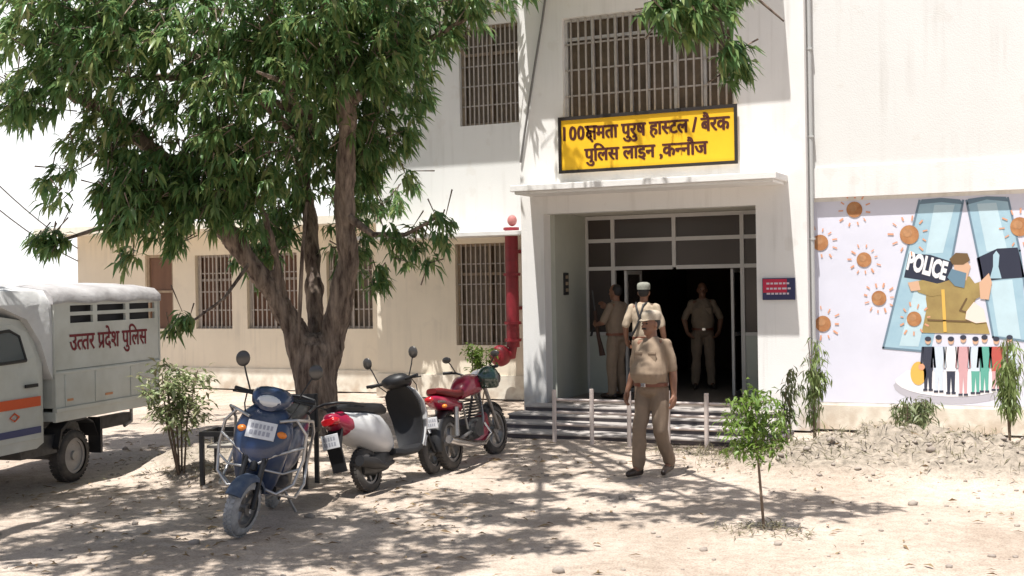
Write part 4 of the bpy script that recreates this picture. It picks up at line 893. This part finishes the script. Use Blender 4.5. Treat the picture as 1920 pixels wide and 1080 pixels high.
def motorcycle(label, loc, rz, lean):
    t = thing('motorcycle', label, 'motorcycle', loc, (lean, 0, rz), 'parked two wheelers'); r = .30
    wheel(t, 0, r, r, .11, M_RUBBER, 'rear_wheel', M_STEEL, 6, rimr=.74); wheel(t, 1.28, r, r, .095, M_RUBBER, 'front_wheel', M_STEEL, 6, rimr=.76, rz=math.radians(-6))
    fender(t, 1.28, r, r + .035, .062, math.radians(35), math.radians(150), M_BLACK, 'front_fender', .03)
    fender(t, 0, r, r + .06, .075, math.radians(60), math.radians(190), M_BLACK, 'rear_fender', .03)
    k = MB()
    for s in (-1, 1): k.tube([(1.28, s * .075, r), (1.00, s * .075, .92)], .024, 10)
    k.build('fork', M_STEEL, t, smooth=True)
    MB().loft([ring((x, 0, z), Y_, Z_, w, h, 22, 2.4) for (x, z, w, h) in ((.40, .80, .07, .06), (.48, .84, .115, .10), (.62, .88, .15, .125), (.78, .89, .16, .125), (.90, .87, .12, .11), (.97, .86, .05, .05))]).build('fuel_tank', M_REDP, t, smooth=True)
    MB().loft([ring((x, 0, z), Y_, Z_, w, h, 18, 3) for (x, z, w, h) in ((-.24, .90, .06, .03), (-.14, .88, .12, .045), (.0, .85, .135, .05), (.2, .82, .13, .05), (.42, .82, .09, .04))]).build('seat', mat('dark_red_seat', (.16, .012, .012), .5, var=.2), t, smooth=True)
    MB().loft([ring((x, 0, z), Y_, Z_, w, h, 18, 2.6) for (x, z, w, h) in ((-.32, .83, .03, .02), (-.26, .80, .09, .05), (-.12, .76, .12, .075), (.1, .72, .125, .085), (.32, .68, .09, .07))]).build('tail_panel', M_REDP, t, smooth=True)
    MB().ell((-.33, 0, .81), (.03, .06, .035)).build('tail_light', M_TAIL, t, smooth=True)
    e = MB(); e.loft([ring((x, 0, z), Y_, Z_, w, h, 14, 4) for (x, z, w, h) in ((.36, .36, .10, .09), (.5, .38, .14, .13), (.7, .38, .14, .13), (.82, .40, .09, .1))])
    for i in range(6): e.box(.60 + i * .008, .82 + i * .008, -.095, .095, .52 + i * .035, .535 + i * .035)
    e.lathe([(-.17, 0), (-.17, .09), (.17, .09), (.17, 0)], 20, (.5, 0, .38)); e.build('engine', M_ENG, t)
    MB().loft([ring((x, 0, z), Y_, Z_, w, h, 16, 3) for (x, z, w, h) in ((.48, .24, .07, .03), (.62, .25, .13, .07), (.80, .29, .14, .11), (.92, .36, .12, .13), (1.0, .46, .08, .08))]).build('belly_cowl', M_REDP, t, smooth=True)
    x_ = MB(); x_.tube([(.82, -.1, .42), (.86, -.15, .28), (.6, -.17, .20), (.2, -.18, .24), (-.2, -.19, .32), (-.36, -.19, .36)], [.02, .022, .025, .045, .05, .045], 14); x_.build('exhaust', M_CHROME, t, smooth=True)
    f = MB()
    for s in (-1, 1):
        f.tube([(0, s * .09, r), (.42, s * .1, .36)], .022, 8); f.tube([(.02, s * .11, .36), (.08, s * .12, .68)], .028, 10); f.tube([(.95, s * .03, .84), (.84, s * .09, .5), (.8, s * .08, .34)], .018, 8); f.tube([(.35, s * .1, .4), (.3, s * .1, .72), (-.3, s * .1, .78)], .014, 8)
    f.build('frame', M_STEEL, t, smooth=True)
    h = MB(); h.tube([(.86, -.36, 1.06), (.93, -.22, 1.04), (.98, -.1, .98), (.98, .1, .98), (.93, .22, 1.04), (.86, .36, 1.06)], .013, 8); h.tube([(.86, -.36, 1.06), (.90, -.25, 1.05)], .019, 8); h.tube([(.86, .36, 1.06), (.90, .25, 1.05)], .019, 8); h.build('handlebar', M_BLACK, t, smooth=True)
    MB().loft([ring((x, 0, z), Y_, Z_, w, hh, 18, 2.4) for (x, z, w, hh) in ((1.0, .94, .08, .09), (1.07, .93, .11, .12), (1.15, .91, .10, .11), (1.19, .90, .06, .07))]).build('headlight', M_LAMP, t, smooth=True)
    for s in (-1, 1): mirror(t, (.92, s * .22, 1.05), (.94, s * .28, 1.15), (.93, s * .32, 1.21), up=.04)
    rp = MB(); rp.box(-.37, -.355, -.08, .08, .5, .62); plate_marks(rp.build('number_plate', M_PLATE, t, bevel=.004), lambda a, c: (-.3715, .08 - a * .16, .50 + c * .12))
    for s in (-1, 1): cables(t, [(.90, s * .28, 1.05), (1.0, s * .22, 1.03), (1.06, s * .12, .9), (1.02, s * .06, .8)])
    for s in (-1, 1): MB().ell((-.25, s * .14, .72), (.03, .03, .022)).build('indicator', M_ORANGE, t, smooth=True)
    MB().tube([(.45, .12, .3), (.42, .3, .03)], .012, 8).build('side_stand', M_STEEL, t, smooth=True)
    return t
mr = gp(828, 884); MRZ = math.radians(93)
MOTO = motorcycle('red motorcycle parked between the white scooter and the porch steps', (mr.x + .06, mr.y + .14, .01), MRZ, math.radians(-8))
hp = Matrix.Translation(MOTO.location) @ MOTO.rotation_euler.to_matrix().to_4x4() @ Vector((.86, -.22, .94))
HM = thing('helmet', 'glossy dark green helmet hanging on the red motorcycle handlebar', 'helmet', hp, (0, 0, math.radians(40)))
sh = MB()
sh.loft([ring((0, 0, z), X_, Y_, a, b_, 22, 2.1) for (z, a, b_) in ((-.12, .105, .095), (-.10, .125, .112), (-.03, .138, .122), (.04, .132, .118), (.10, .095, .088), (.13, .045, .042), (.137, .01, .01))])
sh.build('shell', mat('dark_green_gloss', (.022, .05, .035), .12, coat=1), HM, smooth=True)
MB().loft([ring((.012, 0, z), X_, Y_, a, b_, 22, 2.1) for (z, a, b_) in ((-.06, .128, .105), (-.02, .137, .11), (.02, .135, .108), (.05, .122, .10))]).build('visor', M_GLASS, HM, smooth=True)

# police pickup
TW = gp(143, 903); TZ = math.atan2(-math.cos(math.radians(-10)), -math.sin(math.radians(-10)))
tc_ = Vector((TW.x, TW.y, 0)); lft = Vector((-math.sin(TZ), math.cos(TZ), 0)); TO = tc_ - lft * .70
TR = thing('police_truck', 'white police mini truck with canvas covered bed and orange side stripe', 'truck', (TO.x, TO.y, 0.0), (0, 0, TZ))
HWD = .76
for x in (0, 2.0):
    for s in (-1, 1): wheel(TR, x, .285, .285, .165, M_RUBBER, 'wheel', mat('grey_hub', (.36, .34, .32), .5, var=.2, vscale=8) if (x, s) == (0, -1) else bpy.data.materials['grey_hub'], 10, y=s * .62, rimr=.68, disc=True)
ch = MB()
for s in (-1, 1): ch.box(-1.5, 2.6, s * .38 - .04, s * .38 + .04, .46, .60)
ch.box(-.05, .05, -.6, .6, .24, .34); ch.box(1.95, 2.05, -.6, .6, .24, .34); ch.box(.3, .9, .40, .68, .36, .56); ch.build('chassis', M_ENG, TR)
bedx0, bedx1 = -1.62, .42
def side_panel(s):
    holes = []
    for i, (a, b_) in enumerate(((-1.54, -1.00), (-.92, -.36), (-.28, .14))):
        for z0, z1 in ((1.735, 1.815), (1.855, 1.925)): holes.append((a, b_, z0, z1))
    xs = sorted({bedx0, bedx1, *[h[0] for h in holes], *[h[1] for h in holes]}); zs = sorted({1.24, 1.98, *[h[2] for h in holes], *[h[3] for h in holes]}); mb = MB(); y0, y1 = s * (HWD - .03), s * HWD
    for i in range(len(xs) - 1):
        for j in range(len(zs) - 1):
            cx, cz = (xs[i] + xs[i + 1]) / 2, (zs[j] + zs[j + 1]) / 2
            if any(h[0] < cx < h[1] and h[2] < cz < h[3] for h in holes): continue
            a, b_, c, d = xs[i], xs[i + 1], zs[j], zs[j + 1]
            for y in (y0, y1): mb.add([(a, y, c), (b_, y, c), (b_, y, d), (a, y, d)], [(0, 1, 2, 3)])
    for h in holes:
        for (q0, q1) in (((h[0], h[2]), (h[1], h[2])), ((h[0], h[3]), (h[1], h[3])), ((h[0], h[2]), (h[0], h[3])), ((h[1], h[2]), (h[1], h[3]))):
            mb.add([(q0[0], y0, q0[1]), (q1[0], y0, q1[1]), (q1[0], y1, q1[1]), (q0[0], y1, q0[1])], [(0, 1, 2, 3)])
    mb.box(bedx0 - .02, bedx0 - .001, s * (HWD - .05), s * (HWD + .012), 1.2, 1.98); mb.box(bedx1 + .001, bedx1 + .02, s * (HWD - .05), s * (HWD + .012), 1.2, 1.98)
    return mb
for s in (-1, 1): side_panel(s).build('side_panel', M_TRUCK, TR)
MB().box(bedx0 + .05, bedx1 - .05, -HWD + .10, HWD - .10, 1.0, 1.96).build('slot_shade_box', mat('slot_shade_dark', (.05, .05, .055), .8), TR)  # added dark box, stands in for the shade behind the slots
bd = MB(); bd.box(bedx0, bedx1, -HWD + .03, HWD - .03, .70, .80)
for s in (-1, 1):
    bd.box(bedx0, bedx1, s * HWD - .03, s * HWD + .004, .84, 1.235); bd.box(bedx0 - .01, bedx1, s * HWD - .04, s * HWD + .02, .795, .84)
    bd.box(bedx0, bedx1, s * HWD - .04, s * HWD - .002, .69, .795); bd.box(bedx0 + .01, bedx1, s * HWD + .005, s * HWD + .016, 1.195, 1.225)
    for x in (-1.0, -.3, .25): bd.box(x - .015, x + .015, s * HWD + .005, s * HWD + .014, .85, 1.19)
bd.box(bedx0, bedx0 + .03, -HWD, HWD, .84, 1.236); bd.box(bedx1 - .03, bedx1 - .001, -HWD + .03, HWD - .03, .84, 1.9)
bd.build('bed', M_TRUCK, TR, bevel=.005)
for s in (-1, 1):
    for x in (-.62, .12): MB().box(x, x + .14, s * (HWD + .006) - .004, s * (HWD + .006) + .004, .90, .925).build('reflector', mat('faded_orange', (.55, .26, .12), .5) if 'faded_orange' not in bpy.data.materials else bpy.data.materials['faded_orange'], TR)
def arch(x, lift=0): return [Vector((x, y, z + lift)) for (y, z) in ((-HWD - .02, 1.95), (-HWD - .015, 2.03), (-HWD + .07, 2.105), (-.4, 2.15), (0, 2.165), (.4, 2.15), (HWD - .07, 2.105), (HWD + .015, 2.03), (HWD + .02, 1.95), (HWD - .02, 1.96), (HWD - .09, 2.07), (.4, 2.12), (0, 2.135), (-.4, 2.12), (-HWD + .09, 2.07), (-HWD + .02, 1.96))]
MB().loft([arch(x, .012 * math.sin(x * 9)) for x in np.linspace(bedx0 - .04, bedx1 + .04, 18)]).build('canvas_roof', M_CANVASG, TR, smooth=True)
def sect(x, zl, w): return [Vector((x, y * w, z)) for (y, z) in ((-HWD, zl), (-HWD, 1.95), (-HWD + .09, 2.09), (-.3, 2.14), (.3, 2.14), (HWD - .09, 2.09), (HWD, 1.95), (HWD, zl))]
MB().loft([sect(bedx1 + .021, 1.15, .985), sect(bedx1 + .10, 1.25, 1.0), sect(.62, 1.55, .97), sect(.82, 1.80, .95), sect(1.25, 1.95, .92), sect(1.5, 2.0, .88)]).build('canvas_front', M_CANVAS, TR, smooth=True)
# cab: side outline, wheel arch cut, tumble home towards the roof
def cabring(x, zb, zt, w, wt): return [Vector((x, -w, zb)), Vector((x, -w, .62)), Vector((x, -w, 1.32)), Vector((x, -wt, zt)), Vector((x, 0, zt + .04)), Vector((x, wt, zt)), Vector((x, w, 1.32)), Vector((x, w, .62)), Vector((x, w, zb))]
cbm = MB(); cbm.loft([cabring(.55, .5, 1.68, .70, .62), cabring(.72, .46, 1.78, .74, .64), cabring(1.2, .46, 1.84, .745, .65), cabring(1.65, .46, 1.80, .745, .63), cabring(2.0, .55, 1.45, .74, .66), cabring(2.4, .5, 1.10, .72, .62), cabring(2.62, .46, .95, .66, .56)])
cbm.build('cab', M_TRUCK, TR, smooth=True)
for s in (-1, 1):
    dr = MB()
    P2 = [(.66, .56), (1.75, .56), (1.75, 1.33), (1.62, 1.72), (1.0, 1.76), (.80, 1.68), (.70, 1.40)]
    yof = lambda x, z: s * (.757 - max(0, z - 1.32) * .20)
    dr.prism(P2, lambda x, z: (x, yof(x, z) - s * .012, z), lambda x, z: (x, yof(x, z), z)); d = dr.build('door', M_TRUCK, TR, bevel=.006)
    wn_ = MB(); P3 = [(.88, 1.38), (1.66, 1.36), (1.55, 1.66), (1.05, 1.69), (.92, 1.63)]
    wn_.prism(P3, lambda x, z: (x, yof(x, z) + s * .003, z), lambda x, z: (x, yof(x, z) + s * .007, z)); wn_.build('window', mat('truck_glass', (.10, .12, .125), .08) if 'truck_glass' not in bpy.data.materials else bpy.data.materials['truck_glass'], d)
    fr = MB(); fr.tube([(x, yof(x, z) + s * .006, z) for x, z in P3 + P3[:1]], .017, 6); fr.build('window_seal', M_BLACK, d, smooth=True)
    hd2 = MB(); hd2.box(.72, .92, s * .757, s * .757 + s * .02 if s > 0 else s * .757, 1.10, 1.135) if s > 0 else hd2.box(.72, .92, -.777, -.757, 1.10, 1.135); hd2.build('handle', M_BLACK, d, bevel=.004)
    MB().box(.67, 1.74, min(s * .758, s * .763), max(s * .758, s * .763), .90, 1.0).build('orange_stripe', M_STRIPE, d)
    MB().box(.67, 1.74, min(s * .758, s * .762), max(s * .758, s * .762), .62, .69).build('navy_stripe', M_STRIPEB, d)
    rr = MB(); rr.tube([(1.02, s * .764, .82), (1.09, s * .764, .86), (1.16, s * .764, .82), (1.09, s * .764, .78), (1.02, s * .764, .82)], .008, 5); rr.build('emblem', M_STRIPE, d)
    MB().ell((2.60, s * .42, .78), (.05, .13, .10)).build('headlight', M_LAMP, TR, smooth=True)
    mirror(TR, (1.72, s * .74, 1.35), (1.75, s * .86, 1.42), (1.74, s * .92, 1.46), M_BLACK, .10)
    MB().loft([[Vector((a, s * w, z)) for a, w, z in ((x0, .55, z0), (x0, HWD - .005, z0), (x0 + .02, HWD - .005, z0 + .03), (x0 + .02, .55, z0 + .03))] for x0, z0 in ((.36, .40), (.30, .58), (.16, .665), (-.12, .672), (-.27, .61), (-.345, .46))]).build('mudguard', M_BLACK, TR)
    MB().box(-.44, -.40, s * .665 - .08, s * .665 + .08, .26, .66).build('mudflap', M_BLACK, TR)
MB().loft([[Vector((x, y, z)) for y in (-.6, .6)] + [Vector((x - .01, y, z)) for y in (.6, -.6)] for x, z in ((2.02, 1.44), (1.70, 1.80))]).build('windscreen', bpy.data.materials['truck_glass'], TR)
bpm = MB(); bpm.box(2.60, 2.70, -.68, .68, .42, .60); bpm.build('bumper', M_BLACK, TR, bevel=.02)
lt = letters(['उ', '~त', 'त', 'र', ' ', 'प', 'RA_SUB', 'द', 'े', 'श', ' ', 'प', 'ु', 'ि', 'ल', 'स'], lambda a, c: (.16 - a, HWD + .003, 1.44 + c), 1.52, 1.15, bold=.004, proud=(0, .001, 0))
lt.build('lettering', M_MAROON, TR)
MB().box(-1.66, -1.62, .5, .68, .86, 1.06).build('tail_light', M_TAIL, TR, bevel=.005)
MB().tube([(-1.25, .6, .68), (-1.25, .6, .52), (-1.1, .6, .48)], .02, 8).build('step_bracket', M_STEEL, TR, smooth=True)

# black steel bench behind the shrub and scooter
b0 = gp(380, 918); b1 = gp(462, 905)
BN = thing('steel_bench', 'black steel bench with pale seat boards beside the tree', 'bench', (b0.x, b0.y, 0), (0, 0, math.radians(18)))
l_ = MB()
for x, y, h in ((0, 0, .55), (1.1, 0, .55), (0, .42, .55), (1.1, .42, .95), (.55, .42, .55)):
    MB().box(x - .022, x + .022, y - .022, y + .022, -.02, h).build('leg', M_BLACK, BN)
fr = MB(); fr.box(-.02, 1.12, -.023, .023, .551, .60); fr.box(-.02, 1.12, .397, .443, .551, .60); fr.box(-.023, .023, .024, .396, .552, .598); fr.box(1.077, 1.123, .024, .396, .552, .598); fr.build('frame', M_BLACK, BN)
for y in (.06, .18, .30): MB().box(.03, 1.07, y, y + .09, .42, .45).build('seat_board', mat('pale_board', (.5, .46, .40), .8, var=.2) if 'pale_board' not in bpy.data.materials else bpy.data.materials['pale_board'], BN)
MB().box(.82, 1.10, .385, .41, .62, .95).build('backrest', M_BLACK, BN, bevel=.008)

# ------------------------------------------------------------------ people
def person(label, loc, rz, arms, legs, shirt_m, trouser_m, cap_m, belly=0.0, head_yaw=0.0, scale=1.0, strap=False, lean=0.0, buckle=True, cap=True, moust=False):
    t = thing('person', label, 'person', loc, (0, lean, rz)); t.scale = (scale,) * 3
    hr = Matrix.Rotation(head_yaw, 3, 'Z'); NK = Vector((0, 0, 1.46))
    def H(x, y, z): return NK + hr @ (Vector((x, y, z)) - NK)
    sh = {s: Vector((-.01, s * .172, 1.398)) for s in (-1, 1)}; hip = {s: Vector((0, s * .092, .90)) for s in (-1, 1)}
    B = [('e', H(.005, 0, 1.625), (.098, .076, .108), hr), ('e', H(.035, 0, 1.56), (.066, .058, .07), hr), ('c', (-.005, 0, 1.40), .062, H(.0, 0, 1.53), .056),
         ('c', H(.092, 0, 1.615), .012, H(.112, 0, 1.585), .017), ('e', H(.0, .078, 1.605), (.02, .012, .032), hr), ('e', H(.0, -.078, 1.605), (.02, .012, .032), hr),
         ('c', H(.082, -.02, 1.548), .012, H(.082, .02, 1.548), .012), ('c', H(.085, -.035, 1.64), .014, H(.085, .035, 1.64), .014), ('c', H(.07, 0, 1.512), .026, H(.06, 0, 1.515), .03),
         ('c', (0, 0, 1.36), .10, (0, 0, 1.0), .11), ('c', sh[-1], .05, sh[1], .05)]
    tor = []
    for (z, cx, ra_, rb_, k, k2) in ((.955, 0, .128, .158, .15, .10), (.985, 0, .133, .163, .26, .14), (1.03, .003, .137, .167, .40, .20), (1.09, .008, .140, .170, .52, .25), (1.16, .006, .136, .170, .46, .22), (1.23, .003, .130, .174, .20, .08), (1.30, .0, .124, .172, .07, .02), (1.36, -.006, .112, .168, .02, 0), (1.41, -.012, .090, .150, 0, 0), (1.445, -.014, .070, .105, 0, 0), (1.475, -.014, .062, .072, 0, 0)):
        tor.append(ring((cx + belly * k, 0, z), X_, Y_, ra_ + belly * k, rb_ + belly * k2, 28, 2.3))
    Sh = [('l', tor), ('c', sh[-1] * .96 + Vector((0, 0, .045)), .052, sh[1] * .96 + Vector((0, 0, .045)), .052),
          ('c', (-.03, -.05, 1.455), .022, (.045, -.045, 1.43), .018), ('c', (-.03, .05, 1.455), .022, (.045, .045, 1.43), .018), ('c', (-.045, -.05, 1.46), .022, (-.045, .05, 1.46), .022),
          ]
    Tr = [('e', (.005, 0, .93), (.128 + belly * .25, .163 + belly * .15, .105))]
    Shoe = {}
    for s in (-1, 1):
        el, wr, hd = (Vector(v) for v in arms[s]); d = (hd - wr).normalized()
        B += [('c', sh[s], .05, el, .041), ('c', el, .043, el.lerp(wr, .35), .042), ('c', el.lerp(wr, .35), .042, wr, .027), ('c', wr, .026, wr + d * .045, .033)]
        side = Vector((d.y, -d.x, 0)); side = side.normalized() if side.length > .2 else Vector((1, 0, 0))
        fwd = d.cross(Vector((0, 1, 0))); fwd = (fwd if fwd.length > .2 else d.cross(Vector((1, 0, 0)))).normalized()
        if fwd.x < 0: fwd = -fwd
        palm = wr + d * .075; inw = fwd.cross(d).normalized(); inw = inw if inw.y * s < 0 else -inw
        B += [('c', wr + d * .03, .026, palm + fwd * .018, .022), ('c', wr + d * .03, .026, palm - fwd * .018, .022)]
        for k, ln in enumerate((.072, .08, .074, .058)):
            o = palm + fwd * (.03 - k * .02) + d * .012; m_ = o + d * ln * .5 + inw * .010; e = o + d * ln * .88 + inw * .034
            B += [('c', o, .0115, m_, .0105), ('c', m_, .0105, e, .009)]
        th = wr + d * .035 + fwd * .024; m_ = th + d * .03 + fwd * .026 + inw * .008; B += [('c', th, .015, m_, .012), ('c', m_, .012, m_ + d * .034 + inw * .012, .010)]
        Sh += [('c', sh[s], .063, sh[s].lerp(el, .5), .057), ('c', sh[s].lerp(el, .5), .057, sh[s].lerp(el, .93), .057)]
        kn, an, toe = (Vector(v) for v in legs[s]); B += [('c', hip[s], .075, kn, .05), ('c', kn, .05, an, .035), ('c', an, .035, an.lerp(toe, .6), .03)]
        Tr += [('c', hip[s] + Vector((0, 0, .0)), .10, hip[s].lerp(kn, .5), .092), ('c', hip[s].lerp(kn, .5), .092, kn, .077), ('c', kn, .077, kn.lerp(an, .5), .074), ('c', kn.lerp(an, .5), .074, an + Vector((0, 0, .02)), .066)]
        Shoe[s] = [('c', an + Vector((-.03, 0, -.02)), .043, an + Vector((0, 0, .02)), .045), ('c', an + Vector((-.045, 0, -.045)), .034, an.lerp(toe, .6) + Vector((0, 0, -.012)), .04), ('c', an.lerp(toe, .55) + Vector((0, 0, -.01)), .042, toe, .033)]
    bo = voxel(B, .0062, M_SKIN, 'body', t, smooth=2)
    so_ = voxel(Sh, .010, shirt_m, 'shirt', t, smooth=4, disp=.014, dscale=9, fine=.007)
    for s in (-1, 1):                                         # chest pockets with flaps
        pk_ = MB(); yy = s * .085; xx = .117 + belly * .14
        pk_.box(xx, xx + .016, yy - .045, yy + .045, 1.215, 1.30); pk_.box(xx + .004, xx + .022, yy - .048, yy + .048, 1.295, 1.325); pk_.build('pocket', shirt_m, so_, bevel=.006)
        MB().loft([[Vector((x - .0, s * y0_, 1.462 - y0_ * .18 + dz)) for x, y0_ in ((-.045, .085), (.015, .085), (.015, .175), (-.045, .175))] for dz in (-.012, .012)]).build('shoulder_strap', trouser_m, so_, bevel=.003)
    voxel(Tr, .010, trouser_m, 'trousers', t, smooth=3, disp=.014, dscale=8, fine=.009)
    for s in (-1, 1): voxel(Shoe[s], .009, M_SHOE, 'shoe', t, smooth=2)
    bx = .002 + belly * .24; ra, rb = .138 + belly * .26, .168 + belly * .15
    be = MB(); be.loft([ring((bx, 0, z), X_, Y_, ra + o, rb + o, 28, 2.2) for z, o in ((.955, 0), (.957, .006), (.993, .006), (.995, 0))]); be.build('belt', M_BELT, t, smooth=True)
    if buckle: MB().box(bx + ra + .002, bx + ra + .013, -.028, .028, .953, .997).build('buckle', M_CHROME, t, bevel=.004)
    for s in (-1, 1):
        MB().ell(H(.086, s * .032, 1.617), (.012, .015, .009)).build('eye', M_EYE, t, smooth=True)
        MB().tube([H(.094, s * .018, 1.643), H(.092, s * .048, 1.640)], .006, 6).build('eyebrow', M_HAIR, t)
    if moust: MB().tube([H(.098, -.032, 1.560), H(.110, 0, 1.568), H(.098, .032, 1.560)], .009, 6).build('moustache', M_HAIR, t, smooth=True)
    hairs = [('e', H(-.022, 0, 1.635), (.086, .081, .098), hr)]; voxel(hairs, .009, M_HAIR, 'hair', t, smooth=2)
    if cap:
        c = MB(); c.loft([[H(v.x, v.y, v.z) for v in ring((-.004, 0, z), X_, Y_, a, b_, 24, 2.1)] for (z, a, b_) in ((1.655, .112, .091), (1.69, .113, .092), (1.715, .112, .092), (1.742, .098, .082), (1.757, .06, .05), (1.76, .01, .01))]); co = c.build('cap', cap_m, t, smooth=True)
        pk = MB(); pk.loft([[H(.075 + q, y, 1.668 - q * .28 - abs(y) * .18 + dz) for y, q in ((-.078, -.03), (-.06, .03), (-.03, .07), (0, .08), (.03, .07), (.06, .03), (.078, -.03))] + [H(.05, y, 1.668 + dz) for y in (.05, -.05)] for dz in (0, .008)]); pk.build('peak', cap_m, co, smooth=True)
    if strap:
        q = MB(); q.tube([(-.135, .06, 1.20), (-.14, .02, 1.30), (-.10, -.01, 1.44), (-.03, -.06, 1.475), (.06, -.09, 1.43)], .017, 8); q.tube([(-.138, .045, 1.22), (-.15, .1, 1.1), (-.14, .16, 1.0)], .016, 8); q.tube([(-.14, .04, 1.26), (-.12, .09, 1.42), (-.02, .11, 1.47)], .015, 8); q.build('sling', M_BLACK, t, smooth=True)
    return t
def rotz_to(v): return math.atan2(v.y, v.x)
# policeman walking in the yard
mp = at(1226, 893, 'z', 0)
tocam = (CPOS - mp); tocam.z = 0; tocam.normalize(); face = tocam * math.cos(math.radians(32)) - _r * math.sin(math.radians(32))
person('policeman in khaki uniform and beige cap walking across the yard before the steps', (mp.x, mp.y, .012), rotz_to(face),
       {1: ((-.05, .222, 1.12), (-.02, .250, .87), (.0, .255, .79)), -1: ((-.01, -.225, 1.12), (.10, -.25, .89), (.14, -.245, .81))},
       {-1: ((.12, -.095, .50), (.15, -.10, .085), (.33, -.115, .045)), 1: ((.015, .10, .49), (-.15, .105, .12), (.02, .13, .04))},
       M_KHAKI, M_KHAKI2, M_CAP, belly=.095, moust=True, head_yaw=math.radians(-22), scale=1.0)
# policeman going in, seen from behind
cp = at(1208, 600, 'y', 16.45)
person('policeman seen from behind with a black sling across his pale shirt at the doorway', (cp.x, 16.45, .301), math.radians(98),
       {1: ((-.06, .26, 1.14), (.10, .28, .93), (.16, .27, .87)), -1: ((-.05, -.26, 1.13), (.0, -.29, .88), (.02, -.29, .80))},
       {-1: ((.04, -.095, .49), (-.02, -.10, .08), (.16, -.115, .035)), 1: ((.09, .095, .49), (.06, .10, .08), (.24, .115, .035))},
       M_KHAKIL, M_KHAKI2, M_CAPG, strap=True, buckle=False, scale=1.0)
# policeman at the left of the doorway with a long gun
lp = at(1156, 640, 'y', 17.55)
person('policeman in brown khaki standing with a rifle at the left side of the doorway', (lp.x, 17.55, .301), math.radians(165),
       {1: ((.06, .26, 1.16), (.24, .16, 1.12), (.31, .13, 1.14)), -1: ((.10, -.25, 1.20), (.27, -.16, 1.36), (.33, -.13, 1.42))},
       {-1: ((.02, -.095, .49), (-.02, -.10, .08), (.16, -.115, .035)), 1: ((.03, .095, .49), (.02, .10, .08), (.2, .115, .035))},
       M_KHAKI2, M_KHAKI2, M_CAPG, buckle=False, cap=False, scale=1.0)
g = Matrix.Translation((lp.x, 17.55, .301)) @ Matrix.Rotation(math.radians(165), 4, 'Z')
RF = thing('rifle', 'dark rifle held upright by the policeman beside the doorway', 'rifle', g @ Vector((.37, 0.0, 1.15)), (0, math.radians(8), math.radians(165)))
MB().tube([(0, 0, -.1), (0, 0, .50)], [.014, .010], 8).build('barrel', M_ENG, RF, smooth=True)
MB().loft([ring((x, 0, z), X_, Y_, a, .018, 12, 3) for (x, z, a) in ((-.03, -.52, .055), (-.02, -.38, .04), (0, -.22, .03), (0, 0, .03), (0, .18, .022))]).build('stock', mat('dark_wood', (.06, .025, .014), .5), RF, smooth=True)
MB().loft([ring((x, 0, z), X_, Y_, .02, .012, 10, 4) for (x, z) in ((.03, -.06), (.10, -.12), (.14, -.2))]).build('magazine', M_BLACK, RF, smooth=True)
# policeman inside the hall facing out
ip = at(1318, 640, 'y', 19.5)
person('policeman in dim khaki standing inside the dark hall facing out', (ip.x, 19.5, .297), math.radians(-68),
       {1: ((-.03, .30, 1.14), (.06, .26, .93), (.09, .22, .87)), -1: ((-.03, -.30, 1.14), (.06, -.26, .93), (.09, -.22, .87))},
       {-1: ((.03, -.11, .49), (.0, -.13, .08), (.18, -.16, .035)), 1: ((.03, .11, .49), (.0, .13, .08), (.18, .16, .035))},
       M_KHAKI, M_KHAKI2, M_CAP, belly=.06, cap=False, scale=1.0)
